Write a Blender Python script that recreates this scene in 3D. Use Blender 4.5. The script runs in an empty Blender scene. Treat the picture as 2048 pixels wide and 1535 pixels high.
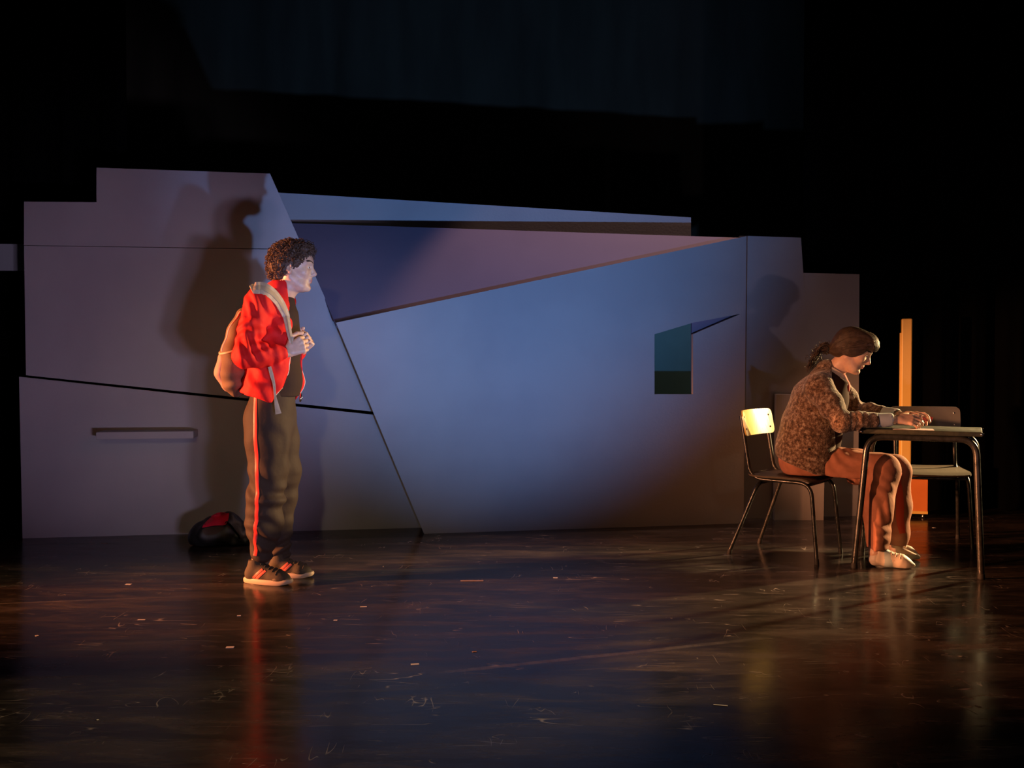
import bpy, bmesh, math, random
import numpy as np
from mathutils import Vector, Matrix
from mathutils.bvhtree import BVHTree
from mathutils.geometry import tessellate_polygon
from mathutils import noise as mnoise

random.seed(7); rng = np.random.default_rng(7)
SC = bpy.context.scene
COL = SC.collection

# ------------------------------------------------------------------ camera
cam_d = bpy.data.cameras.new('camera'); cam = bpy.data.objects.new('camera', cam_d); COL.objects.link(cam)
cam.location = (0, 0, 1.10)
cam.rotation_euler = (math.radians(90) - 0.0218, 0, 0)
cam_d.sensor_width = 36.0; cam_d.lens = 36.0 * 1950.0 / 2048.0
cam_d.clip_start = 0.05; cam_d.clip_end = 60
SC.camera = cam
SC.view_settings.view_transform = 'Standard'; SC.view_settings.look = 'None'
SC.view_settings.exposure = 0.0; SC.view_settings.gamma = 1.0
SC.view_settings.use_curve_mapping = False

# ------------------------------------------------------------------ world: a dark theatre
wd = bpy.data.worlds.new('dark_theatre'); SC.world = wd; wd.use_nodes = True
wd.node_tree.nodes['Background'].inputs[0].default_value = (0.55, 0.6, 0.9, 1)
wd.node_tree.nodes['Background'].inputs[1].default_value = 0.004

# ------------------------------------------------------------------ stage lamps and added fill lights
def aim(o, target):
    o.rotation_euler = (Vector(target) - o.location).to_track_quat('-Z', 'Y').to_euler()
def spot(name, loc, target, power, color, size=60, blend=0.6, radius=0.04, spec=1.0):
    d = bpy.data.lights.new(name, 'SPOT'); d.energy = power; d.color = color
    d.spot_size = math.radians(size); d.spot_blend = blend; d.shadow_soft_size = radius
    d.specular_factor = spec
    o = bpy.data.objects.new(name, d); COL.objects.link(o); o.location = loc; aim(o, target)
    return o
# low orange boom in the left wing, grazing across the whole stage
spot('boom_lamp_orange', (-7.6, 3.9, 1.45), (1.0, 4.75, 0.70), 7200, (1.0, 0.33, 0.12), 25, 0.55, 0.10)
spot('boom_lamp_amber', (-5.0, 1.6, 1.0), (1.80, 5.5, 0.60), 2100, (1.0, 0.37, 0.16), 16, 0.5, 0.08)
# blue footlight at the foot of the stage, aimed up at the middle of the set
spot('footlight_blue', (0.30, 2.0, 0.12), (-0.10, 6.5, 2.0), 620, (0.22, 0.41, 0.90), 52, 1.0, 0.03)
# pair of lavender lamps below the stage front, throwing the standing figure onto the left flat
spot('footlight_lavender', (1.35, -0.2, 0.05), (-2.25, 6.2, 1.25), 270, (0.70, 0.57, 0.88), 28, 0.9, 0.12)
spot('footlight_lavender', (0.95, -0.2, 0.05), (-2.25, 6.2, 1.25), 215, (0.74, 0.57, 0.88), 28, 0.9, 0.12)
spot('footlight_mauve', (2.02, 1.5, 0.20), (2.65, 6.5, 1.8), 42, (0.95, 0.66, 0.80), 34, 0.9, 0.04)
# overhead lamp just in front of the set, catching only surfaces that lean back
spot('overhead_lamp_rose', (1.5, 6.87, 4.9), (0.95, 6.78, 1.95), 250, (1.0, 0.55, 0.42), 52, 0.30, 0.05)
# added fill: dim warm light from overhead to brighten the floor
spot('overhead_fill', (0.6, 4.3, 5.6), (0.6, 4.9, 0.0), 95, (1.0, 0.56, 0.30), 46, 0.9, 0.20, 0.3)
# warm profile upstage in the right wing, skimming table, chair back and floor
spot('profile_lamp_warm', (5.2, 6.9, 1.65), (1.6, 5.15, 0.75), 2600, (1.0, 0.66, 0.30), 31, 0.4, 0.06)
# added warm fills from near the camera, brightening the two actors
spot('front_fill_man', (-0.45, -1.2, 2.3), (-1.22, 4.95, 1.05), 128, (1.0, 0.76, 0.48), 24, 0.9, 0.08)
spot('front_fill_woman', (1.2, -1.2, 2.3), (1.95, 5.35, 0.75), 40, (1.0, 0.66, 0.42), 14, 0.8, 0.08)

# ------------------------------------------------------------------ helpers
def tag(o, label=None, cat=None, group=None, kind=None):
    if label: o['label'] = label
    if cat: o['category'] = cat
    if group: o['group'] = group
    if kind: o['kind'] = kind
    return o
def empty(name, loc, rz=0.0):
    o = bpy.data.objects.new(name, None); COL.objects.link(o); o.location = loc; o.rotation_euler = (0, 0, rz)
    o.empty_display_size = 0.1
    return o
def link_mesh(name, me, mat, parent=None, smooth=False):
    o = bpy.data.objects.new(name, me); COL.objects.link(o)
    if mat: me.materials.append(mat)
    if parent: o.parent = parent
    if smooth: me.polygons.foreach_set('use_smooth', [True] * len(me.polygons))
    me.update()
    return o
def from_pydata(name, vs, fs, mat, parent=None, smooth=False, world=False):
    """world=True: vertices given in stage coordinates, stored relative to the (unrotated) parent"""
    if world and parent is not None:
        L = parent.location
        q = parent
        off = Vector((0, 0, 0))
        while q is not None:
            off += q.location; q = q.parent
        vs = [(v[0] - off.x, v[1] - off.y, v[2] - off.z) for v in vs]
    me = bpy.data.meshes.new(name); me.from_pydata([tuple(v) for v in vs], [], [tuple(f) for f in fs])
    me.validate(); me.update()
    return link_mesh(name, me, mat, parent, smooth)
class MB:
    """collects shapes into one mesh"""
    def __init__(s): s.v = []; s.f = []
    def add(s, vs, fs):
        n = len(s.v); s.v += [tuple(v) for v in vs]; s.f += [tuple(i + n for i in f) for f in fs]; return s
    def box(s, c, d, bev=0.0, M=None):
        bm = bmesh.new(); bmesh.ops.create_cube(bm, size=1)
        for v in bm.verts: v.co = Vector((v.co.x * d[0], v.co.y * d[1], v.co.z * d[2]))
        if bev: bmesh.ops.bevel(bm, geom=list(bm.edges), offset=bev, segments=2, affect='EDGES', profile=0.5)
        for v in bm.verts:
            v.co += Vector(c)
            if M: v.co = M @ v.co
        bm.verts.index_update()
        s.add([v.co[:] for v in bm.verts], [[v.index for v in f.verts] for f in bm.faces]); bm.free(); return s
    def tube(s, pts, r, n=10, caps=True):
        pts = [Vector(p) for p in pts]; rs = r if isinstance(r, (list, tuple)) else [r] * len(pts)
        ring = []; T0 = (pts[1] - pts[0]).normalized()
        a = Vector((0, 0, 1)) if abs(T0.z) < .9 else Vector((1, 0, 0))
        N = T0.cross(a).normalized()
        vs = []; fs = []
        for i, p in enumerate(pts):
            T = (pts[min(i + 1, len(pts) - 1)] - pts[max(i - 1, 0)]).normalized()
            N = (N - T * N.dot(T)).normalized(); B = T.cross(N)
            for j in range(n):
                t = 2 * math.pi * j / n
                vs.append(p + (N * math.cos(t) + B * math.sin(t)) * rs[i])
        for i in range(len(pts) - 1):
            for j in range(n):
                a0 = i * n + j; a1 = i * n + (j + 1) % n
                fs.append((a0, a1, a1 + n, a0 + n))
        if caps:
            fs.append(tuple(range(n))[::-1]); m = (len(pts) - 1) * n; fs.append(tuple(range(m, m + n)))
        return s.add([v[:] for v in vs], fs)
    def build(s, name, mat, parent=None, smooth=False, world=False):
        o = from_pydata(name, s.v, s.f, mat, parent, smooth, world)
        return o
def smooth_path(pts, n=6, closed=False):
    """Catmull-Rom through the points"""
    P = [Vector(p) for p in pts]; out = []
    for i in range(len(P) - 1):
        p0 = P[max(i - 1, 0)]; p1 = P[i]; p2 = P[i + 1]; p3 = P[min(i + 2, len(P) - 1)]
        for k in range(n):
            t = k / n
            out.append(0.5 * ((2 * p1) + (p2 - p0) * t + (2 * p0 - 5 * p1 + 4 * p2 - p3) * t * t + (3 * p1 - p0 - 3 * p2 + p3) * t ** 3))
    out.append(P[-1]); return out
def round_path(pts, rad, n=6):
    """polyline with rounded corners"""
    P = [Vector(p) for p in pts]; out = [P[0]]
    for i in range(1, len(P) - 1):
        a = (P[i - 1] - P[i]); b = (P[i + 1] - P[i])
        r = min(rad, a.length * .48, b.length * .48)
        A = P[i] + a.normalized() * r; B = P[i] + b.normalized() * r
        for k in range(n + 1):
            t = k / n; out.append(A * (1 - t) ** 2 + P[i] * 2 * t * (1 - t) + B * t * t)
    out.append(P[-1]); return out
def auto_smooth(o, ang=40):
    me = o.data; me.polygons.foreach_set('use_smooth', [True] * len(me.polygons))
    bm = bmesh.new(); bm.from_mesh(me)
    for e in bm.edges:
        if len(e.link_faces) == 2 and e.calc_face_angle(0) > math.radians(ang): e.smooth = False
        if len(e.link_faces) != 2: e.smooth = False
    bm.to_mesh(me); bm.free(); return o

# ------------------------------------------------------------------ materials
def mat(name, col, rough=0.6, metal=0.0, bump=0.0, bscale=40.0, var=None, vscale=8.0, spec=0.5, coat=0.0,
        stretch=(1, 1, 1), sheen=0.0, detail=4.0, rvar=0.0, vlo=0.4, vhi=0.6, sss=0.0):
    m = bpy.data.materials.new(name); m.use_nodes = True; nt = m.node_tree; b = nt.nodes['Principled BSDF']
    b.inputs['Base Color'].default_value = (*col, 1); b.inputs['Roughness'].default_value = rough
    b.inputs['Metallic'].default_value = metal; b.inputs['Specular IOR Level'].default_value = spec
    b.inputs['Coat Weight'].default_value = coat; b.inputs['Sheen Weight'].default_value = sheen
    if sss:
        b.inputs['Subsurface Weight'].default_value = sss; b.inputs['Subsurface Radius'].default_value = (.02, .008, .004)
        b.inputs['Subsurface Scale'].default_value = 0.5
    if var or bump or rvar:
        tc = nt.nodes.new('ShaderNodeTexCoord'); mp = nt.nodes.new('ShaderNodeMapping')
        mp.inputs['Scale'].default_value = stretch; nt.links.new(tc.outputs['Object'], mp.inputs['Vector'])
    if var:
        n = nt.nodes.new('ShaderNodeTexNoise'); n.inputs['Scale'].default_value = vscale; n.inputs['Detail'].default_value = detail
        nt.links.new(mp.outputs[0], n.inputs['Vector'])
        mr = nt.nodes.new('ShaderNodeMapRange'); mr.inputs[1].default_value = vlo; mr.inputs[2].default_value = vhi
        nt.links.new(n.outputs['Fac'], mr.inputs[0])
        mx = nt.nodes.new('ShaderNodeMix'); mx.data_type = 'RGBA'
        mx.inputs[6].default_value = (*col, 1); mx.inputs[7].default_value = (*var, 1)
        nt.links.new(mr.outputs[0], mx.inputs[0]); nt.links.new(mx.outputs[2], b.inputs['Base Color'])
    if rvar:
        n3 = nt.nodes.new('ShaderNodeTexNoise'); n3.inputs['Scale'].default_value = vscale * .7; n3.inputs['Detail'].default_value = 5
        nt.links.new(mp.outputs[0], n3.inputs['Vector'])
        mr3 = nt.nodes.new('ShaderNodeMapRange'); mr3.inputs[1].default_value = .35; mr3.inputs[2].default_value = .65
        mr3.inputs[3].default_value = max(rough - rvar, .02); mr3.inputs[4].default_value = rough + rvar
        nt.links.new(n3.outputs['Fac'], mr3.inputs[0]); nt.links.new(mr3.outputs[0], b.inputs['Roughness'])
    if bump:
        n2 = nt.nodes.new('ShaderNodeTexNoise'); n2.inputs['Scale'].default_value = bscale; n2.inputs['Detail'].default_value = 3
        nt.links.new(mp.outputs[0], n2.inputs['Vector'])
        bp = nt.nodes.new('ShaderNodeBump'); bp.inputs['Strength'].default_value = 1.0; bp.inputs['Distance'].default_value = bump
        nt.links.new(n2.outputs['Fac'], bp.inputs['Height']); nt.links.new(bp.outputs[0], b.inputs['Normal'])
    return m
M = {}
M['flat'] = mat('painted_grey_plywood', (.40, .40, .42), .75, bump=.0006, bscale=60, var=(.36, .36, .385), vscale=1.6, rvar=.08)
M['flat_pale'] = mat('painted_pale_plywood', (.45, .44, .46), .75, bump=.0006, bscale=60, var=(.41, .40, .43), vscale=1.6)
M['flat_slate'] = mat('painted_slate_plywood', (.24, .20, .30), .75, bump=.0006, bscale=60, var=(.22, .185, .28), vscale=1.6)
M['teal'] = mat('teal_painted_board', (.08, .24, .24), .7, var=(.07, .21, .21), vscale=3)
M['blackcloth'] = mat('black_stage_velour', (.0022, .0024, .0024), .95, spec=.03, bump=.002, bscale=30)
M['backcloth'] = mat('dark_grey_backdrop_cloth', (.075, .075, .055), .95, spec=.1, bump=.003, bscale=18, var=(.06, .06, .044), vscale=3, stretch=(1, 1, .2))
M['tube'] = mat('dark_grey_enamelled_tube', (.045, .047, .046), .28, metal=.55, var=(.03, .032, .03), vscale=30, rvar=.08)
M['ply'] = mat('varnished_beech_plywood', (.74, .50, .13), .25, bump=.0004, bscale=90, var=(.66, .42, .10), vscale=14, stretch=(1, 1, .15), coat=.4)
M['seat_dark'] = mat('worn_dark_plywood', (.070, .054, .035), .6, spec=.25, var=(.06, .045, .03), vscale=14, stretch=(.2, 1, 1))
M['greyply'] = mat('grey_blue_laminated_back', (.10, .115, .125), .5, var=(.08, .09, .10), vscale=9)
M['tabletop'] = mat('dark_green_laminate', (.018, .022, .015), .6, spec=.25, var=(.026, .030, .019), vscale=40, bump=.0003, bscale=120, rvar=.1)
M['chrome'] = mat('chromed_steel', (.75, .75, .75), .15, metal=1.0)
M['rubber'] = mat('black_rubber', (.012, .012, .012), .7)
M['gold'] = mat('golden_ochre_paint', (.80, .58, .16), .4, var=(.74, .52, .13), vscale=5, stretch=(1, 1, .1))
M['orange'] = mat('orange_board', (.66, .22, .05), .5, var=(.60, .19, .045), vscale=6)
M['tape'] = mat('white_marking_tape', (.75, .75, .78), .6)
M['tape_pink'] = mat('pinkish_marking_tape', (.34, .24, .22), .7)

# floor: dark scuffed dance vinyl, glossy, with fine scratches
def floor_material():
    m = bpy.data.materials.new('scuffed_black_dance_vinyl'); m.use_nodes = True; nt = m.node_tree; N = nt.nodes; Lk = nt.links
    b = N['Principled BSDF']
    tc = N.new('ShaderNodeTexCoord')
    def mapping(sc, rot=0.0):
        mp = N.new('ShaderNodeMapping'); mp.inputs['Scale'].default_value = sc; mp.inputs['Rotation'].default_value = (0, 0, rot)
        Lk.new(tc.outputs['Object'], mp.inputs['Vector']); return mp.outputs[0]
    def noise(vec, s, det=5, dist=0.0, rough=.55):
        n = N.new('ShaderNodeTexNoise'); n.inputs['Scale'].default_value = s; n.inputs['Detail'].default_value = det
        n.inputs['Distortion'].default_value = dist; n.inputs['Roughness'].default_value = rough
        Lk.new(vec, n.inputs['Vector']); return n.outputs['Fac']
    def rng_(v, a, b_, c, d):
        r = N.new('ShaderNodeMapRange'); r.inputs[1].default_value = a; r.inputs[2].default_value = b_
        r.inputs[3].default_value = c; r.inputs[4].default_value = d; Lk.new(v, r.inputs[0]); return r.outputs[0]
    def math_(op, a, c):
        n = N.new('ShaderNodeMath'); n.operation = op
        for i, q in enumerate((a, c)):
            if isinstance(q, (int, float)): n.inputs[i].default_value = q
            else: Lk.new(q, n.inputs[i])
        return n.outputs[0]
    # broad wiping marks along the width of the stage
    wipe = rng_(noise(mapping((.55, 2.6, 1), .12), 3.2, 8, .6), .46, .70, 0, 1)
    wipe2 = rng_(noise(mapping((1.3, 4.5, 1), -.06), 5.5, 9, 1.2, .65), .5, .75, 0, 1)
    grime = rng_(noise(mapping((1, 1, 1)), .8, 4), .35, .65, .35, 1)
    # thin scratches: ridges of stretched noise crossing .5
    def scratch(sc, rot, s, w):
        n = noise(mapping(sc, rot), s, 2, .25)
        d = math_('ABSOLUTE', math_('SUBTRACT', n, .5), 0)
        return rng_(d, 0, w, 1, 0)
    mask = rng_(noise(mapping((1.5, 1.5, 1), .3), 3.1, 3), .56, .66, 0, 1)
    mask2 = rng_(noise(mapping((1.1, 1.3, 1), 1.3), 4.1, 3), .58, .66, 0, 1)
    sc1 = math_('MULTIPLY', scratch((.25, 2.2, 1), .18, 5.0, .006), mask)
    sc2 = math_('MULTIPLY', scratch((.3, 2.0, 1), -.45, 6.0, .005), mask2)
    sc3 = math_('MULTIPLY', scratch((2.0, .5, 1), .5, 4.0, .004), mask2)
    scr = math_('MAXIMUM', math_('MAXIMUM', sc1, sc2), sc3)
    w = math_('ADD', math_('MULTIPLY', wipe, .55), math_('MULTIPLY', wipe2, .45))
    w = math_('MULTIPLY', w, grime)
    mx = N.new('ShaderNodeMix'); mx.data_type = 'RGBA'; mx.inputs[6].default_value = (.020, .018, .017, 1); mx.inputs[7].default_value = (.125, .102, .088, 1)
    Lk.new(w, mx.inputs[0])
    mx2 = N.new('ShaderNodeMix'); mx2.data_type = 'RGBA'; mx2.inputs[7].default_value = (.36, .32, .30, 1)
    Lk.new(math_('MULTIPLY', scr, .9), mx2.inputs[0]); Lk.new(mx.outputs[2], mx2.inputs[6]); Lk.new(mx2.outputs[2], b.inputs['Base Color'])
    # two faint straight seams between the vinyl sheets
    def seam(p, q, wd, amt):
        L = math.hypot(q[0] - p[0], q[1] - p[1]); nx, ny = -(q[1] - p[1]) / L, (q[0] - p[0]) / L; c0 = nx * p[0] + ny * p[1]
        sp = N.new('ShaderNodeSeparateXYZ'); Lk.new(tc.outputs['Object'], sp.inputs[0])
        d = math_('ABSOLUTE', math_('SUBTRACT', math_('ADD', math_('MULTIPLY', sp.outputs[0], nx), math_('MULTIPLY', sp.outputs[1], ny)), c0), 0)
        along = rng_(sp.outputs[0], p[0] - .02, p[0] + .12, 0, 1)
        along2 = rng_(sp.outputs[0], q[0] - .5, q[0], 1, 0)
        return math_('MULTIPLY', math_('MULTIPLY', rng_(d, wd * .4, wd, amt, 0), along), math_('MULTIPLY', along2, rng_(noise(mapping((3, 3, 1)), 6, 4), .3, .6, .3, 1)))
    sm = math_('MAXIMUM', seam((-0.2764, 3.4318), (1.0781, 3.8993), .022, .30), seam((-2.754, 4.3646), (-1.4292, 4.5911), .014, .25))
    mx3 = N.new('ShaderNodeMix'); mx3.data_type = 'RGBA'; mx3.inputs[7].default_value = (.30, .27, .25, 1)
    Lk.new(sm, mx3.inputs[0]); Lk.new(mx2.outputs[2], mx3.inputs[6]); Lk.new(mx3.outputs[2], b.inputs['Base Color'])
    Lk.new(rng_(w, 0, 1, .17, .40), b.inputs['Roughness'])
    b.inputs['Specular IOR Level'].default_value = .15
    bp = N.new('ShaderNodeBump'); bp.inputs['Distance'].default_value = .0012
    hh = math_('ADD', noise(mapping((.8, 1.6, 1)), 9, 5), math_('MULTIPLY', scr, -.15))
    Lk.new(hh, bp.inputs['Height']); bp.inputs['Strength'].default_value = .5; Lk.new(bp.outputs[0], b.inputs['Normal'])
    return m
M['floor'] = floor_material()

# ------------------------------------------------------------------ floor and drapes
fl = MB().box((0, 6.5, -.05), (18, 15, .1)).build('floor', M['floor']); tag(fl, kind='structure')
def drape(name, x0, x1, y, z0, z1, mt, amp=.05, wl=.28, seed=0, rz=0.0, kind='structure'):
    r = random.Random(seed); n = int((x1 - x0) / .03); vs = []; fs = []
    ph = [r.random() * 6.28 for _ in range(4)]
    for j, z in enumerate((z0, (z0 + z1) / 2, z1)):
        for i in range(n + 1):
            x = x0 + (x1 - x0) * i / n
            d = amp * (math.sin(x * 6.28 / wl + ph[0] + 1.3 * math.sin(x * 2.1 + ph[1])) + .4 * math.sin(x * 6.28 / (wl * .43) + ph[2]))
            vs.append((x, y + d * (1.0 - .25 * j / 2), z))
    for j in range(2):
        for i in range(n):
            a = j * (n + 1) + i; fs.append((a, a + 1, a + n + 2, a + n + 1))
    m = len(vs)
    vs += [(v[0], v[1] + .012, v[2]) for v in vs]; fs += [tuple(k + m for k in f[::-1]) for f in fs]
    o = from_pydata(name, vs, fs, mt, smooth=True); tag(o, kind=kind); return o
drape('wall_back', -8.5, 8.5, 12.0, 0, 7.5, M['backcloth'], .06, 1.15, 1)
drape('wall_right', 2.2, 8.6, 7.35, 0.0, 7.5, M['blackcloth'], .05, .3, 2)
drape('wall_left', -8.6, -2.75, 7.0, 0.0, 7.5, M['blackcloth'], .05, .3, 3)

# ------------------------------------------------------------------ painted set flats
def prism(outer, hole, base, thick):
    """outline in the flat's own plane (distance along it, height); front face at local y=0, back at +thick"""
    loops = [[Vector((p[0], p[1], 0)) for p in outer]] + ([[Vector((p[0], p[1], 0)) for p in hole]] if hole else [])
    flatp = [p for l in loops for p in l]
    tris = tessellate_polygon(loops)
    n = len(flatp); vs = [(p.x, 0, p.y) for p in flatp] + [(p.x, thick, p.y) for p in flatp]; fs = []
    for t in tris:
        a, b, c = [flatp[i] for i in t]
        if (b - a).cross(c - a).z < 0: t = (t[0], t[2], t[1])
        fs.append(tuple(t)); fs.append(tuple(i + n for i in t[::-1]))
    o = 0
    for li, l in enumerate(loops):
        m = len(l)
        for i in range(m): fs.append((o + i, o + (i + 1) % m, o + (i + 1) % m + n, o + i + n))
        o += m
    return vs, fs
def flat_panel(name, outer, base, label, mt=None, thick=.035, hole=None, parent=None, cat='set flat', group=None):
    vs, fs = prism(outer, hole, base, thick)
    o = from_pydata(name, vs, fs, mt or M['flat'], parent)
    bm = bmesh.new(); bm.from_mesh(o.data); bmesh.ops.recalc_face_normals(bm, faces=bm.faces); bm.to_mesh(o.data); bm.free()
    if parent is None:
        o.location = (base[0], base[1], 0); o.rotation_euler = (0, 0, base[2])
        tag(o, label, cat, group)
    elif label: o['label'] = label
    return o
LB = (-3.0688, 6.09, 0.1582); QB = (-0.5662, 6.2509, 0.1884); TB = (-1.5, 6.66, 0.0226); SB = (-1.5, 7.12, 0); EB = (-4, 6.45, 0); AB = (1.5, 6.86, 0.0267); BB = (1.5, 6.97, 0.0133); CB = (1.5, 6.79, 0)
left = empty('set_flat', (LB[0], LB[1], 0), LB[2])
tag(left, 'tall grey stepped set flat behind the standing man, split by a thin dark seam', 'set flat')
flat_panel('upper_panel', [(0.4604, 2.3266), (1.5237, 2.3213), (1.7335, 1.8385), (0.0276, 1.8322), (0.0303, 2.1023), (0.4585, 2.1103)], LB, None, parent=left)
flat_panel('lower_panel', [(0.0275, 1.8285), (1.7351, 1.834), (1.9399, 1.362), (2.3564, 1.1828), (2.7886, 0.7079), (0.031, 1.0219)], LB, None, parent=left)
low = flat_panel('set_flat', [(-0.0101, 1.0126), (2.802, 0.6843), (2.9914, 0.003)][:3] + [(2.9914, 0), (-0, 0)], LB,
                 'low grey set flat with sloping top edge and small shelf, standing behind the black bag')
q = flat_panel('set_flat', [(-0.552, 1.3519), (2.203, 1.9617), (2.192, 0), (0, 0)], QB,
               'large front set flat lit blue, with a square window opening and slanting top',
               hole=[(1.5488, 1.291), (1.8208, 1.3701), (2.1623, 1.4323), (1.8211, 1.2925), (1.8228, 0.887), (1.5501, 0.8886)], thick=.04)
# teal board behind the window opening
tl = MB().box((1.8361, .85, .88), (1.0, .02, 1.10)).build('window_backing', M['teal'], q)
wb = MB().box((2.0143, .065, 1.36), (.36, .02, .30)).build('slot_backing', M['flat_slate'], q)
tl['label'] = 'teal board seen through the window opening'
# the triangle hinges on the front flat's slanting edge and leans away from it
TA, TBp, TC, TD = Vector((-1.1165, 6.1936, 1.3419)), Vector((1.5942, 6.7088, 1.9559)), Vector((-1.5859, 7.02, 2.1008)), None
nT = (TBp - TA).cross(TC - TA).normalized()
if nT.y > 0: nT = -nT
tv = [TA, TBp, TC]; tv = [v[:] for v in tv] + [(v - nT * .03)[:] for v in tv]
tri_root = empty('set_flat', (TA.x, TA.y, 0)); tag(tri_root, 'long triangular panel leaning back above the large front flat, navy left, mauve right', 'set flat')
from_pydata('leaning_panel', tv, [(0, 1, 2), (5, 4, 3), (0, 3, 4, 1), (1, 4, 5, 2), (2, 5, 3, 0)], M['flat_slate'], tri_root, False, True)
MB().tube([(1.05, .62, 0.0), (1.05, .50, 1.62)], .02, 8).build('rear_strut', M['tube'], tri_root)
flat_panel('set_flat', [(-0.2601, 2.3398), (2.8026, 2.1568), (2.8053, 1.4828), (-0.3377, 1.4828)], SB,
           'rearmost long blue set flat, a thin strip tapering right above the triangle')
flat_panel('set_flat', [(0.0951, 1.8913), (0.8206, 1.8815), (0.8187, 1.7071), (0.0927, 1.7104)], EB,
           'short grey strip of set at the left edge behind the stepped flat')
flat_panel('set_flat', [(0.0999, 1.991), (0.5316, 1.9784), (0.5783, 1.3465), (0.6801, 0), (0.0746, 0)], AB,
           'dark narrow set flat right of the blue flat, with slanting right edge')
flat_panel('set_flat', [(0.4131, 1.7441), (0.9834, 1.7323), (0.9861, 0.4724), (0.9898, 0), (0.4236, 0)], BB,
           'dim brown set flat behind the seated woman, lower and farthest right')
flat_panel('set_flat', [(0.3429, 0.8806), (0.6878, 0.8771), (0.6765, 0), (0.3341, 0)], CB,
           'low brown box flat behind the empty part of the woman\'s chair', thick=.05)
# struts that carry the raised pieces from behind
# small shelf on the low flat
def at_flat(B, d, z, off):
    c, s = math.cos(B[2]), math.sin(B[2]); return (B[0] + d * c + off * s, B[1] + d * s - off * c, z)
sx0, sx1 = 0.4877, 1.0641
sz0, sz1 = 0.628, 0.6727
sh = MB().box(((sx0 + sx1) / 2, -.0915, (sz0 + sz1) / 2), (sx1 - sx0, .18, sz1 - sz0), .002).build('wall_shelf', M['flat'])
sh.location = (LB[0], LB[1], 0); sh.rotation_euler = (0, 0, LB[2])
tag(sh, 'small grey box shelf jutting from the low left flat', 'shelf')

# ------------------------------------------------------------------ tape marks on the floor
for (x, y, l, w, rz, c, lab) in [
    (-1.0906, 3.7476, .030, .022, .1, 'tape', 'small white tape square on the dark floor, lower left foreground'),
    (-0.354, 3.5349, .030, .016, .2, 'tape', 'white tape scrap nearest the camera in the centre foreground'),
    (-0.6696, 4.3736, .030, .014, .1, 'tape', 'white tape scrap on the floor in front of the man, to his right'),
    (-0.7542, 4.1431, .016, .012, 0, 'tape', 'tiny white speck of tape between the man and the centre foreground'),
    (0.2226, 4.9668, .022, .016, 0, 'tape', 'small white tape scrap at the middle of the stage floor'),
    (-1.905, 4.8203, .030, .018, -.1, 'tape', 'white tape scrap on the floor left of the man'),
    (-1.5862, 4.1512, .032, .010, 0, 'tape', 'dull thin tape strip on the dark floor at left, nearer than the bright scrap'),
    (-1.1872, 4.2172, .016, .010, .1, 'tape', 'tiny dull tape speck just in front of the man\'s shoes'),
    (-2.487, 5.9207, .040, .022, 0, 'tape_pink', 'dull strip of tape at the foot of the left flat'),
    (-0.2019, 4.8981, .115, .022, .03, 'tape_pink', 'long pinkish tape strip on the floor right of the man\'s shadow'),
    (0.6698, 3.1089, .045, .008, -.25, 'tape', 'thin pale splinter of tape in the right foreground'),
    (-0.1428, 3.6889, .018, .012, .3, 'tape_pink', 'faint speck of tape just behind the centre foreground scrap'),
    (2.814, 6.4791, .018, .018, .3, 'tape', 'tiny white speck of tape behind the table, near the orange board'),
    (-1.9144, 3.9065, .012, .014, .8, 'tape', 'tiny white speck of tape at the far left of the floor'),
    (-1.2775, 2.9817, .007, .007, .8, 'tape', 'tiniest dot of tape in the lower left corner of the floor')]:
    bm_ = MB().box((0, 0, .0006), (l, w, .0012), .0004)
    o = bm_.build('tape_mark', M[c]); o.location = (x, y, 0.0002); o.rotation_euler = (0, 0, rz)
    tag(o, lab, 'tape mark')
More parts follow.
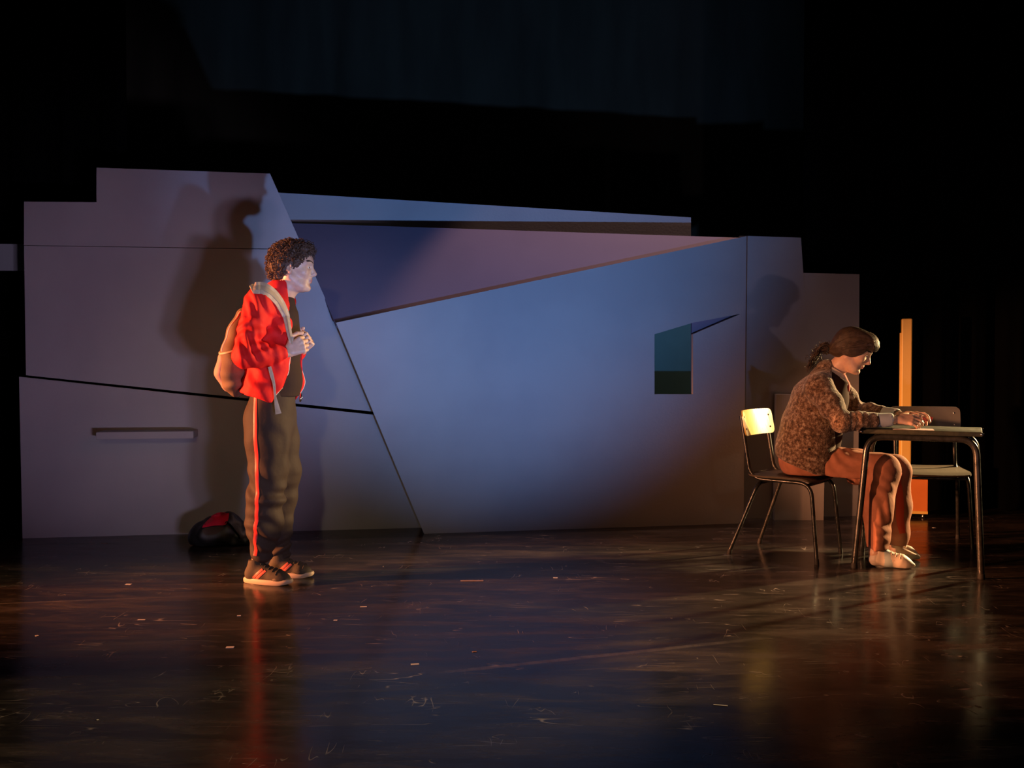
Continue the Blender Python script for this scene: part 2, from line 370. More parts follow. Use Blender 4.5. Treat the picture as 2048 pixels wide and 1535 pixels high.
# ------------------------------------------------------------------ school chairs
def copy_tree(o, parent=None):
    c = o.copy(); COL.objects.link(c); c.parent = parent
    for ch in [x for x in bpy.data.objects if x.parent == o]: copy_tree(ch, c)
    return c
def make_chair():
    root = empty('school_chair', (0, 0, 0))
    R = .011
    for s in (-1, 1):
        y = s * .172
        # one tube: backrest post, seat rail, front leg
        pts = round_path([(-.242, y * 1.0, .800), (-.180, y, .442), (.170, y, .436), (.212, s * .190, .012)], .075, 8)
        auto_smooth(MB().tube(pts, R, 12).build('side_tube', M['tube'], root), 60)
    rp = round_path([(-.292, -.214, .012), (-.135, -.176, .418), (-.135, .176, .418), (-.292, .214, .012)], .05, 8)
    auto_smooth(MB().tube(rp, R, 12).build('rear_leg_tube', M['tube'], root), 60)
    auto_smooth(MB().tube([(.145, -.172, .424), (.145, .172, .424)], .009, 10).build('cross_bar', M['tube'], root), 60)
    for (x, y) in ((.212, -.190), (.212, .190), (-.292, -.214), (-.292, .214)):
        auto_smooth(MB().tube([(x, y, 0.0), (x, y, .004), (x - .002 * (1 if x > 0 else -3), y * .995, .03)], [.0125, .0135, .0125], 12).build('foot_cap', M['rubber'], root), 60)
    # moulded plywood seat with rolled front
    vs = []; fs = []; nx, ny = 16, 10; T = .010
    for k in (0, 1):
        for i in range(nx + 1):
            for j in range(ny + 1):
                u = -1 + 2 * i / nx; v = -1 + 2 * j / ny
                # rounded-rectangle outline
                x = u * .190 + .0; y = v * .195
                cr = .04; ex = max(0, abs(x) - (.190 - cr)); ey = max(0, abs(y) - (.195 - cr))
                if ex > 0 and ey > 0:
                    d = math.hypot(ex, ey)
                    mx_ = max(ex, ey)
                    f = mx_ / d
                    x = math.copysign(.190 - cr + ex * f, x); y = math.copysign(.195 - cr + ey * f, y)
                z = .452 + .006 * (y / .195) ** 2 - .012 * max(0, (u - .6) / .4) ** 2 + .010 * max(0, (-u - .6) / .4) ** 2
                vs.append((x - .012, y, z - T / 2 + T * k))
    st = (nx + 1) * (ny + 1)
    for i in range(nx):
        for j in range(ny):
            a = i * (ny + 1) + j; fs.append((a, a + 1, a + ny + 2, a + ny + 1)); fs.append(tuple(t + st for t in (a, a + ny + 1, a + ny + 2, a + 1)))
    bd = [(i, 0) for i in range(nx)] + [(nx, j) for j in range(ny)] + [(i, ny) for i in range(nx, 0, -1)] + [(0, j) for j in range(ny, 0, -1)]
    ids = [i * (ny + 1) + j for i, j in bd]
    for a, b in zip(ids, ids[1:] + ids[:1]): fs.append((a, b, b + st, a + st))
    seat = from_pydata('seat', vs, fs, M['seat_dark'], root)
    bm = bmesh.new(); bm.from_mesh(seat.data); bmesh.ops.recalc_face_normals(bm, faces=bm.faces); bm.to_mesh(seat.data); bm.free(); auto_smooth(seat, 45)
    # curved backrest
    vs = []; fs = []; nu, nv = 20, 8; T = .009; Wd = .205; Hh = .073
    for k in (0, 1):
        for i in range(nu + 1):
            for j in range(nv + 1):
                y = -Wd + 2 * Wd * i / nu; h = -Hh + 2 * Hh * j / nv
                cr = .03; ey = max(0, abs(y) - (Wd - cr)); eh = max(0, abs(h) - (Hh - cr))
                if ey > 0 and eh > 0:
                    f = max(ey, eh) / math.hypot(ey, eh); y = math.copysign(Wd - cr + ey * f, y); h = math.copysign(Hh - cr + eh * f, h)
                curve = .028 * (y / Wd) ** 2
                x = -.242 + .017 + .20 * (-h) + curve - .018 + T * k
                vs.append((x, y, .755 + h))
    st = (nu + 1) * (nv + 1)
    for i in range(nu):
        for j in range(nv):
            a = i * (nv + 1) + j; fs.append((a, a + 1, a + nv + 2, a + nv + 1)); fs.append(tuple(t + st for t in (a, a + nv + 1, a + nv + 2, a + 1)))
    bd = [(i, 0) for i in range(nu)] + [(nu, j) for j in range(nv)] + [(i, nv) for i in range(nu, 0, -1)] + [(0, j) for j in range(nv, 0, -1)]
    ids = [i * (nv + 1) + j for i, j in bd]
    for a, b in zip(ids, ids[1:] + ids[:1]): fs.append((a, b, b + st, a + st))
    back = from_pydata('backrest', vs, fs, M['ply'], root)
    bm = bmesh.new(); bm.from_mesh(back.data); bmesh.ops.recalc_face_normals(bm, faces=bm.faces); bm.to_mesh(back.data); bm.free(); auto_smooth(back, 45)
    for s in (-1, 1):
        for h in (-.035, .035):
            y = s * .172; x = -.242 + .017 + .20 * (-h) + .028 * (y / Wd) ** 2 - .018 + T
            MB().tube([(x - .006, y, .755 + h), (x + .0015, y, .755 + h), (x + .003, y, .755 + h)], [.006, .006, .003], 10).build('rivet', M['chrome'], back, True)
    return root
chair = make_chair()
chair2 = copy_tree(chair)
chair.location = (1.610, 5.575, 0); chair.rotation_euler = (0, 0, math.radians(-37.5))
tag(chair, 'tubular school chair the woman sits on, its plywood backrest glowing yellow', 'chair')
chair2.location = (2.512, 5.835, 0); chair2.rotation_euler = (0, 0, math.radians(-103))
tag(chair2, 'empty tubular school chair facing us behind the far side of the table', 'chair')
for o in bpy.data.objects:
    if o.parent == chair2 and o.name.startswith('backrest'):
        o.data = o.data.copy(); o.data.materials.clear(); o.data.materials.append(M['greyply']); o['label'] = 'grey-blue backrest'

# ------------------------------------------------------------------ school table
table = empty('school_table', (2.205, 5.235, 0), math.radians(-25.3))
tag(table, 'small dark school table with grey tubular legs under the woman\'s hands', 'table')
a, b = .290, .205
# legs splay outwards a little; near and far side are each one bent tube
for s in (-1, 1):
    y0 = s * .150; y1 = s * .186
    pts = round_path([(-.322, y1, .010), (-.262, y0, .706), (.262, y0, .706), (.292, y1, .010)], .085, 10)
    auto_smooth(MB().tube(pts, .0165, 16).build('leg_frame', M['tube'], table), 60)
    for x in (-.322, .292):
        auto_smooth(MB().tube([(x, y1, 0.0), (x, y1, .005), (x, y1, .028)], [.017, .0185, .0175], 14).build('foot_cap', M['rubber'], table), 60)
auto_smooth(MB().tube([(-.215, -.15, .700), (-.215, .15, .700)], .012, 10).build('cross_bar', M['tube'], table), 60)
auto_smooth(MB().tube([(.215, -.15, .700), (.215, .15, .700)], .012, 10).build('cross_bar', M['tube'], table), 60)
MB().box((0, 0, .7105), (.40, .27, .022), .004).build('apron', M['tabletop'], table)
top = MB().box((0, 0, .7365), (2 * a, 2 * b, .025), .005).build('tabletop', M['tabletop'], table); auto_smooth(top, 30)
for x, y in ((a, -b), (-a, -b), (a, b), (-a, b)):
    MB().tube([(x * .985 - .004 * (1 if x > 0 else -1), y * .985, .736), (x * .985 + .012 * (1 if x > 0 else -1), y * .985, .736)], .008, 10).build('end_bolt', M['chrome'], top, True)

# ------------------------------------------------------------------ golden post on an orange board
gx, gy = 2.8021, 6.93
post = empty('post_stand', (gx, gy, 0), math.radians(-14))
tag(post, 'tall golden post on an orange base board, standing behind the table', 'post')
pz = 1.4123
MB().box((0.0, 0, (pz + .33) / 2), (.070, .05, pz - .33), .008).box((-.038, .004, (pz - .10 + .33) / 2), (.012, .030, pz - .43), .002).build('upright', M['gold'], post)
MB().box((.040, 0, .195), (.215, .045, .330), .003).build('base_board', M['orange'], post)
MB().box((.040, -.026, .040), (.215, .010, .020), .002).build('base_rail', M['gold'], post)
for x in (-.04, .12):
    MB().tube([(x, 0, 0.0), (x, 0, .01), (x, 0, .04)], [.012, .012, .007], 12).build('foot', M['chrome'], post, True)
# ------------------------------------------------------------------ organic shapes: signed distance fields meshed by surface nets
class Field:
    def __init__(s, lo, hi, hs):
        """hs: per axis a base step, or a list of (upto, step)"""
        s.ax = []
        for k in range(3):
            h = hs[k] if isinstance(hs, (list, tuple)) else hs
            if not isinstance(h, list): h = [(hi[k], h)]
            c = [lo[k]]
            for upto, st in h:
                while c[-1] < min(upto, hi[k]): c.append(c[-1] + st)
            s.ax.append(np.array(c, dtype=np.float32))
        s.D = np.full([len(a) for a in s.ax], .6, dtype=np.float32)
    def sub(s, lo, hi):
        sl = []
        for k in range(3):
            a = max(int(np.searchsorted(s.ax[k], lo[k])) - 1, 0); b = min(int(np.searchsorted(s.ax[k], hi[k])) + 1, len(s.ax[k]))
            if b <= a: return None, None
            sl.append(slice(a, b))
        g = np.meshgrid(s.ax[0][sl[0]], s.ax[1][sl[1]], s.ax[2][sl[2]], indexing='ij', sparse=True)
        return tuple(sl), g
    def comb(s, sl, d, k, op):
        A = s.D[sl]
        if op == 'u':
            if k > 0:
                h = np.clip(.5 + .5 * (A - d) / k, 0, 1); r = A * (1 - h) + d * h - k * h * (1 - h)
            else: r = np.minimum(A, d)
        elif op == 's':
            d = -d
            if k > 0:
                h = np.clip(.5 - .5 * (A - d) / k, 0, 1); r = A * (1 - h) + d * h + k * h * (1 - h)
            else: r = np.maximum(A, d)
        elif op == 'i': r = np.maximum(A, d)
        s.D[sl] = r.astype(np.float32)
    def cone(s, a, b, ra, rb, k=.02, op='u', sc=(1, 1, 1)):
        """round cone from a to b; sc stretches it about the middle of the segment along the axes"""
        a = np.array(a, dtype=float); b = np.array(b, dtype=float); sc = np.array(sc, dtype=float)
        m = (a + b) / 2; R = max(ra, rb) * sc + k + .012
        sl, g = s.sub(np.minimum(a, b) - R, np.maximum(a, b) + R)
        if sl is None: return s
        p = [(g[i] - m[i]) / sc[i] for i in range(3)]; A = (a - m) / sc; B = (b - m) / sc
        ab = B - A; L2 = max(float(ab @ ab), 1e-9)
        t = sum((p[i] - A[i]) * ab[i] for i in range(3)) / L2
        t = np.clip(t, 0, 1)
        d = np.sqrt(sum((p[i] - A[i] - t * ab[i]) ** 2 for i in range(3))) - (ra + (rb - ra) * t)
        d = d * float(min(sc))
        s.comb(sl, d, k, op); return s
    def chain(s, pts, k=.02, op='u', sc=(1, 1, 1)):
        """pts: (point, radius) pairs"""
        for (a, ra), (b, rb) in zip(pts[:-1], pts[1:]): s.cone(a, b, ra, rb, k, op, sc)
        return s
    def ell(s, c, r, k=.02, op='u', R=None):
        """ellipsoid; R = 3x3 rotation (columns are its axes)"""
        m = max(r) + k + .012; c = np.array(c, dtype=float)
        sl, g = s.sub(c - m, c + m)
        if sl is None: return s
        p = [g[i] - c[i] for i in range(3)]
        if R is not None: p = [sum(p[i] * float(R[i][j]) for i in range(3)) for j in range(3)]
        q = np.sqrt(sum((p[i] / r[i]) ** 2 for i in range(3))); q2 = np.sqrt(sum((p[i] / r[i] ** 2) ** 2 for i in range(3)))
        d = q * (q - 1) / np.maximum(q2, 1e-6)
        s.comb(sl, d, k, op); return s
    def plane(s, n, p0, k=0.0, op='s'):
        """half space on the side n points to; op 's' cuts it away"""
        n = np.array(n, dtype=float); n /= np.linalg.norm(n)
        g = np.meshgrid(*s.ax, indexing='ij', sparse=True)
        d = -sum((g[i] - p0[i]) * n[i] for i in range(3)); s.comb((slice(None),) * 3, d, k, op); return s
    def fn(s, f):
        g = np.meshgrid(*s.ax, indexing='ij', sparse=True); s.D = f(s.D, *g).astype(np.float32); return s
    def mesh(s, smooth=2):
        D = s.D; D = D.copy(); D[0], D[-1] = .1, .1; D[:, 0], D[:, -1] = .1, .1; D[:, :, 0], D[:, :, -1] = .1, .1
        ins = D < 0
        n = [k - 1 for k in D.shape]
        cnt = np.zeros(n, dtype=np.int8)
        for i in (0, 1):
            for j in (0, 1):
                for k in (0, 1): cnt += ins[i:i + n[0], j:j + n[1], k:k + n[2]]
        act = (cnt > 0) & (cnt < 8); idx = np.argwhere(act)
        vid = -np.ones(n, dtype=np.int64); vid[act] = np.arange(len(idx))
        acc = np.zeros((len(idx), 3)); w = np.zeros(len(idx))
        cor = [(i, j, k) for i in (0, 1) for j in (0, 1) for k in (0, 1)]
        I = idx.T
        val = {c: D[I[0] + c[0], I[1] + c[1], I[2] + c[2]].astype(float) for c in cor}
        for c in cor:
            for a in range(3):
                if c[a]: continue
                e = list(c); e[a] = 1; e = tuple(e); va, vb = val[c], val[e]
                m = (va < 0) != (vb < 0); t = np.where(m, va / np.where(m, va - vb, 1), 0)
                q = np.zeros((len(idx), 3))
                for b in range(3): q[:, b] = c[b]
                q[:, a] += t; acc += q * m[:, None]; w += m
        loc = acc / w[:, None]
        vs = np.stack([s.ax[a][I[a]] * (1 - loc[:, a]) + s.ax[a][I[a] + 1] * loc[:, a] for a in range(3)], 1)
        fs = []
        for a in range(3):
            b, c = (a + 1) % 3, (a + 2) % 3
            sl0 = [slice(None)] * 3; sl1 = [slice(None)] * 3; sl0[a] = slice(0, -1); sl1[a] = slice(1, None)
            A_, B_ = ins[tuple(sl0)], ins[tuple(sl1)]
            E = np.argwhere(A_ != B_)
            ok = (E[:, b] > 0) & (E[:, c] > 0) & (E[:, b] < n[b]) & (E[:, c] < n[c]); E = E[ok]
            flip = A_[tuple(E.T)]
            def v(db, dc):
                q = E.copy(); q[:, b] -= db; q[:, c] -= dc; return vid[tuple(q.T)]
            quad = np.stack([v(1, 1), v(0, 1), v(0, 0), v(1, 0)], 1)
            quad[~flip] = quad[~flip][:, ::-1]; fs.append(quad)
        F = np.concatenate(fs)
        # light Laplacian smoothing
        if smooth:
            e = np.concatenate([F[:, [0, 1]], F[:, [1, 2]], F[:, [2, 3]], F[:, [3, 0]]])
            for it in range(smooth):
                S = np.zeros_like(vs); C = np.zeros(len(vs))
                np.add.at(S, e[:, 0], vs[e[:, 1]]); np.add.at(S, e[:, 1], vs[e[:, 0]]); np.add.at(C, e[:, 0], 1); np.add.at(C, e[:, 1], 1)
                vs = vs * .5 + .5 * S / C[:, None]
        return vs, F
    def build(s, name, mt, parent=None, smooth=2, keep=None):
        vs, F = s.mesh(smooth)
        if keep is not None: pass
        if parent is not None:
            off = np.zeros(3); q = parent
            while q is not None: off += np.array(q.location); q = q.parent
            vl = vs - off
        else: vl = vs
        me = bpy.data.meshes.new(name); me.vertices.add(len(vl)); me.vertices.foreach_set('co', vl.astype(np.float32).ravel())
        me.loops.add(F.size); me.loops.foreach_set('vertex_index', F.astype(np.int32).ravel())
        me.polygons.add(len(F)); me.polygons.foreach_set('loop_start', np.arange(0, F.size, 4, dtype=np.int32))
        me.update(calc_edges=True); me.validate()
        o = link_mesh(name, me, mt, parent, True)
        s.bvh = BVHTree.FromPolygons([tuple(v) for v in vs], [tuple(f) for f in F.tolist()])
        return o
def keep_big(o, frac=.05):
    """drop stray islands of a mesh"""
    bm = bmesh.new(); bm.from_mesh(o.data); bm.verts.ensure_lookup_table(); seen = set(); isl = []
    for v in bm.verts:
        if v.index in seen: continue
        st = [v]; seen.add(v.index); c = [v]
        while st:
            a = st.pop()
            for e in a.link_edges:
                b = e.other_vert(a)
                if b.index not in seen: seen.add(b.index); st.append(b); c.append(b)
        isl.append(c)
    n = len(bm.verts)
    dead = [v for c in isl if len(c) < frac * n for v in c]
    bmesh.ops.delete(bm, geom=dead, context='VERTS'); bm.to_mesh(o.data); bm.free()
def waves(amp, fr, warp=(1.0, 1.0), seed=0):
    """cheap cloth-fold noise: a sum of warped sines"""
    r = random.Random(seed); T = [[r.uniform(-1, 1) for _ in range(3)] + [r.uniform(0, 6.28)] for _ in range(6)]
    def f(D, x, y, z):
        q = 0
        for i in range(3):
            a, b = T[i], T[i + 3]
            w = np.sin(fr[0] * .45 * warp[0] * (b[0] * x + b[1] * y + b[2] * z) + b[3]) * 1.6 * warp[1]
            q = q + np.sin(a[0] * fr[0] * x + a[1] * fr[1] * y + a[2] * fr[2] * z + a[3] + w)
        return D + amp * q / 1.7 * (np.abs(D) < .05)
    return f
def local_folds(c, rad, amp, n, freq, seed=0):
    """a fan of folds around a joint c, crests perpendicular to n"""
    n = np.array(n, float); n /= np.linalg.norm(n)
    def f(D, x, y, z):
        dx, dy, dz = x - c[0], y - c[1], z - c[2]
        fall = np.exp(-(dx * dx + dy * dy + dz * dz) / rad ** 2)
        t = dx * n[0] + dy * n[1] + dz * n[2]
        return D + amp * fall * np.sin(freq * t + 1.7 * np.sin(20 * (dx - dz) + seed)) * (np.abs(D) < .05)
    return f
def drape_ray(bvh, x, z, y0=3.5):
    h = bvh.ray_cast(Vector((x, y0, z)), Vector((0, 1, 0)))
    return h[0], h[1]
def nearest(bvh, p):
    r = bvh.find_nearest(Vector(p)); return r[0], r[1]
def ribbon(name, path, width, thick, mt, parent, bvh=None, lift=.002, widths=None, norm=None, world=True, n=5):
    """flat strap along a path; laid on the surface bvh when given"""
    pts = smooth_path(path, n); vs = []; fs = []; m = len(pts); NV = 5
    wl = None
    if widths: wl = np.interp(np.linspace(0, 1, m), np.linspace(0, 1, len(widths)), widths)
    for i, p in enumerate(pts):
        T = (pts[min(i + 1, m - 1)] - pts[max(i - 1, 0)]).normalized()
        if bvh:
            q, nn = nearest(bvh, p); nn = Vector(nn)
            if (p - q).length < .05: base = q
            else: base = p
            if nn.length < .1: nn = Vector((0, -1, 0))
        else: base = p; nn = Vector(norm[i * len(norm) // m] if isinstance(norm, list) else (norm or (0, -1, 0)))
        S = T.cross(nn).normalized(); nn = S.cross(T).normalized()
        wd_ = (wl[i] if widths else width) / 2
        for k in range(NV):
            u = -1 + 2 * k / (NV - 1); c = base + S * (u * wd_)
            if bvh:
                q2, n2 = nearest(bvh, c); 
                if (c - q2).length < .02: c = q2
            vs.append(c + nn * lift); vs.append(c + nn * (lift + thick * (1 - .35 * u * u)))
    st = NV * 2
    for i in range(m - 1):
        for k in range(NV - 1):
            a = i * st + 2 * k
            fs.append((a + 1, a + 3, a + 3 + st, a + 1 + st)); fs.append((a, a + st, a + 2 + st, a + 2))
        a = i * st; fs.append((a, a + 1, a + 1 + st, a + st)); b_ = a + st - 2; fs.append((b_, b_ + st, b_ + st + 1, b_ + 1))
    for i in (0, m - 1):
        a = i * st
        for k in range(NV - 1): fs.append((a + 2 * k, a + 2 * k + 2, a + 2 * k + 3, a + 2 * k + 1))
    o = from_pydata(name, [v[:] for v in vs], fs, mt, parent, False, world)
    bm = bmesh.new(); bm.from_mesh(o.data); bmesh.ops.recalc_face_normals(bm, faces=bm.faces); bm.to_mesh(o.data); bm.free(); auto_smooth(o, 50)
    return o

# head: built in its own frame (x forward, y left, z up, origin midway between the eyes' level and the ears)
class Frame:
    def __init__(s, o, yaw, pitch, roll=0.0, scale=1.0):
        s.o = np.array(o, float)
        R = Matrix.Rotation(yaw, 3, 'Z') @ Matrix.Rotation(pitch, 3, 'Y') @ Matrix.Rotation(roll, 3, 'X')
        s.R = np.array(R); s.k = scale
    def __call__(s, p): return s.o + s.R @ (np.array(p, float) * s.k)
    def v(s, p): return s.R @ np.array(p, float)
def head_prims(F, H, female=False):
    k = H.k
    def E(c, r, kk=.02, op='u', R=None): F.ell(H(c), [q * k for q in r], kk * k, op, H.R if R is None else H.R @ R)
    def C(a, b, ra, rb, kk=.012, op='u'): F.cone(H(a), H(b), ra * k, rb * k, kk * k, op)
    j = .92 if female else 1.0
    E((-.012, 0, .035), (.096, .075, .084))
    E((.028, 0, .030), (.066, .064, .072), .03)          # forehead and face mass
    E((.030, 0, -.040), (.056, .052 * j, .070), .03)      # lower face
    C((.046, .022, -.082), (.046, -.022, -.082), .026, .026, .02)
    C((-.012, .056 * j, -.045), (.044, .020, -.090), .017, .018, .03); C((-.012, -.056 * j, -.045), (.044, -.020, -.090), .017, .018, .03)  # jaw
    C((.068, .006, -.094), (.068, -.006, -.094), .015, .015, .016)   # chin
    for s_ in (-1, 1):
        C((.079, s_ * .014, .031), (.067, s_ * .045, .031), .010, .010, .014)     # brow
        E((.054, s_ * .043, -.018), (.024, .018, .020), .02)                       # cheekbone
        E((.092, s_ * .032, .009), (.018, .019, .012), .010, 's')                  # eye socket
        E((.0700, s_ * .031, .008), (.0150, .0160, .0128), .003)                    # lids
        E((.0870, s_ * .0325, .0075), (.0130, .0135, .0046), .002, 's')              # opening between the lids
        C((.088, s_ * .009, -.030), (.080, s_ * .016, -.032), .0072, .0062, .006)  # nostril wing
        E((.098, s_ * .0068, -.0370), (.0050, .0032, .0045), .002, 's')
        if female: continue
        Re = np.array(Matrix.Rotation(s_ * .35, 3, 'Z') @ Matrix.Rotation(-.2, 3, 'Y'))
        E((-.012, s_ * .079, .000), (.018, .007, .032), .006, 'u', Re)
        E((-.010, s_ * .0865, .004), (.010, .006, .020), .004, 's', Re)
        E((-.006, s_ * .076, -.026), (.009, .006, .010), .005)
    C((.084, 0, .018), (.107, 0, -.022), .0075, .0105, .010)     # nose bridge to tip
    C((.100, 0, -.026), (.084, 0, -.036), .0085, .008, .008)     # underside
    C((.080, .006, -.050), (.080, -.006, -.050), .010, .010, .010)
    C((.0885, .012, -.0530), (.0885, -.012, -.0530), .0058, .0058, .005)  # upper lip
    C((.0855, .011, -.0645), (.0855, -.011, -.0645), .0066, .0066, .005)  # lower lip
    C((.0975, .018, -.0588), (.0975, -.018, -.0588), .0034, .0034, .003, 's')
    E((.090, 0, -.079), (.008, .018, .006), .008, 's')             # dip above the chin
    C((.073, .006, -.096), (.073, -.006, -.096), .013, .013, .014)
def hand_prims(F, wrist, X, N, side, curls, k=1.0, thumb=(.6, .5), spread=.10, palm_len=.085, thin=1.0):
    """X finger direction, N back-of-hand normal, side=+1 when the thumb is on +Y (=N x X); curls: per finger three bend angles"""
    X = np.array(X, float); X /= np.linalg.norm(X); N = np.array(N, float); N -= X * (N @ X); N /= np.linalg.norm(N)
    Y = np.cross(N, X) * side; w = np.array(wrist, float)
    pl = palm_len * k
    # palm as metacarpal rays
    for i, off in enumerate((.030, .010, -.011, -.031)):
        F.cone(w + Y * off * .55 * k + X * .005, w + X * pl * (1 - .07 * abs(i - 1)) + Y * off * k, .0135 * k, .0115 * k, .012)
    tips = []
    lens = [(.040, .024, .019), (.044, .028, .020), (.041, .026, .020), (.032, .020, .018)]
    for i, off in enumerate((.031, .010, -.011, -.031)):
        p = w + X * pl * (1 - .07 * abs(i - 1)) + Y * off * k
        d = X + Y * spread * (off / .03); d /= np.linalg.norm(d); n = N.copy()
        r = (.0098, .0100, .0095, .0084)[i] * k * thin; ang = 0
        for j in range(3):
            ang += curls[i][j]
            dd = d * math.cos(ang) - n * math.sin(ang)
            q = p + dd * lens[i][j] * k
            F.cone(p, q, r * (1.0 - .07 * j), r * (.93 - .08 * j), .0035); p = q
        tips.append(p)
    # thumb from the side of the palm near its base
    t0 = w + X * .020 * k + Y * .026 * k; a, b_ = thumb
    d1 = X * math.cos(a) + Y * math.sin(a) - N * .35; d1 /= np.linalg.norm(d1)
    t1 = t0 + d1 * .040 * k; d2 = X * math.cos(a - b_) + Y * math.sin(a - b_) - N * .45; d2 /= np.linalg.norm(d2)
    t2 = t1 + d2 * .033 * k; d3 = X * math.cos(a - 1.5 * b_) + Y * math.sin(a - 1.5 * b_) - N * .5; d3 /= np.linalg.norm(d3)
    t3 = t2 + d3 * .026 * k
    F.cone(t0, t1, .0150 * k, .0122 * k, .012); F.cone(t1, t2, .0118 * k, .0105 * k, .004); F.cone(t2, t3, .0104 * k, .0088 * k, .003)
    return tips, t3
def eyes_and_brows(H, parent, skin_bvh, brow_mat):
    for s_ in (-1, 1):
        c = H((.0708, s_ * .031, .0078)); mb = MB(); bm = bmesh.new(); bmesh.ops.create_uvsphere(bm, u_segments=20, v_segments=14, radius=.0125 * H.k)
        mb.add([tuple(np.array(v.co) + c) for v in bm.verts], [[v.index for v in f.verts] for f in bm.faces]); bm.free()
        e = mb.build('eye', M['eyewhite'], parent, True, world=True)
        f = H.v((1, s_ * .12, -.05)); f /= np.linalg.norm(f); ci = c + f * .0103 * H.k
        ir = MB().tube([tuple(ci), tuple(ci + f * .0027 * H.k)], [.0062 * H.k, .0034 * H.k], 16); ir.build('iris', M['iris'], e, True, world=True)
        mb = MB()
        for q in range(46):
            t = q / 45; pts = []
            b0 = np.array((.095 - .022 * t ** 1.6, s_ * (.010 + .038 * t), .029 + .007 * math.sin(t * 2.6) + (q % 3) * .0014))
            for k in range(4):
                p = H(b0 + np.array((-.002 * k, s_ * .0028 * k, .0012 * k))); r_ = skin_bvh.find_nearest(Vector(p)); pts.append(tuple(r_[0] + r_[1] * .0006))
            mb.tube(pts, [.0011, .0012, .0010, .0004], 4, False)
        mb.build('eyebrow', brow_mat, parent, True, world=True)
def lip_mask(o, H, parent):
    """soft lip tint stored as a point attribute"""
    off = np.zeros(3); q = parent
    while q is not None: off += np.array(q.location); q = q.parent
    me = o.data; co = np.empty(len(me.vertices) * 3, np.float32); me.vertices.foreach_get('co', co); co = co.reshape(-1, 3) + off
    L = (co - H.o) @ H.R / H.k
    d = np.sqrt(((L[:, 0] - .090) / .014) ** 2 + (L[:, 1] / .021) ** 2 + ((L[:, 2] + .0590) / .0100) ** 2)
    v = np.clip((1.12 - d) / .3, 0, 1).astype(np.float32)
    a = me.attributes.new('lip', 'FLOAT', 'POINT'); a.data.foreach_set('value', v)
# ------------------------------------------------------------------ people: materials
M['skin'] = mat('fair_skin', (.70, .46, .32), .45, bump=.0004, bscale=160, var=(.62, .38, .28), vscale=30, sss=.12)
def lip_tint(m):
    nt = m.node_tree; b = nt.nodes['Principled BSDF']; src = b.inputs['Base Color'].links[0].from_socket
    at = nt.nodes.new('ShaderNodeAttribute'); at.attribute_name = 'lip'; mx = nt.nodes.new('ShaderNodeMix'); mx.data_type = 'RGBA'
    mx.inputs[7].default_value = (.50, .20, .17, 1); nt.links.new(at.outputs['Fac'], mx.inputs[0]); nt.links.new(src, mx.inputs[6]); nt.links.new(mx.outputs[2], b.inputs['Base Color'])
lip_tint(M['skin'])
M['eyewhite'] = mat('eye_white', (.75, .72, .70), .2)
M['iris'] = mat('dark_iris', (.05, .03, .02), .15)
M['lips'] = mat('lips', (.52, .22, .19), .4)
M['hair_m'] = mat('dark_brown_curly_hair', (.060, .032, .022), .55, spec=.3, var=(.10, .055, .036), vscale=60, bump=.002, bscale=160)
M['hair_w'] = mat('dark_brown_smooth_hair', (.036, .023, .016), .55, spec=.35, var=(.060, .038, .024), vscale=50, bump=.0006, bscale=200)
M['red'] = mat('red_jersey', (.74, .014, .016), .72, bump=.0010, bscale=70, spec=.25, var=(.72, .016, .014), vscale=9)
M['redbright'] = mat('red_satin_stripe', (.95, .05, .04), .45)
M['cream'] = mat('cream_piping', (.75, .62, .50), .5)
M['tee'] = mat('dark_brown_cotton', (.046, .028, .021), .9, spec=.15, bump=.001, bscale=60)
M['trousers'] = mat('dark_brown_tracksuit', (.052, .035, .027), .7, bump=.0015, bscale=45, spec=.2, var=(.050, .034, .027), vscale=8)
M['canvas'] = mat('brown_canvas', (.20, .115, .075), .85, bump=.0008, bscale=260, var=(.17, .095, .06), vscale=9)
M['canvas_pink'] = mat('dusty_pink_canvas', (.50, .27, .24), .8, bump=.0008, bscale=200)
M['webbing'] = mat('cream_cotton_webbing', (.62, .50, .36), .75, bump=.0006, bscale=300, var=(.52, .40, .27), vscale=30)
M['shoe_brown'] = mat('dark_brown_suede', (.070, .050, .030), .8, bump=.0008, bscale=120)
M['shoe_toe'] = mat('tan_toe_suede', (.20, .15, .09), .8, bump=.0008, bscale=120)
M['sole'] = mat('cream_rubber_sole', (.62, .45, .30), .55)
M['stripe'] = mat('coral_leather', (.85, .16, .10), .45)
M['shoe_w'] = mat('cream_leather', (.60, .52, .42), .5, bump=.0004, bscale=120)
M['shoe_w2'] = mat('pale_blue_leather_heel', (.36, .48, .50), .5)
M['pants_w'] = mat('rust_pink_cotton', (.42, .175, .11), .85, bump=.0022, bscale=26, var=(.34, .14, .085), vscale=16, spec=.2)
M['lining'] = mat('red_side_panel', (.50, .06, .02), .6)
M['shirt'] = mat('pale_blue_shirt_cotton', (.55, .62, .66), .7, bump=.0006, bscale=80)
M['red_cloth'] = mat('brick_red_cotton', (.45, .07, .05), .8)
M['bead'] = mat('shiny_black_beads', (.02, .02, .02), .08, coat=1.0)
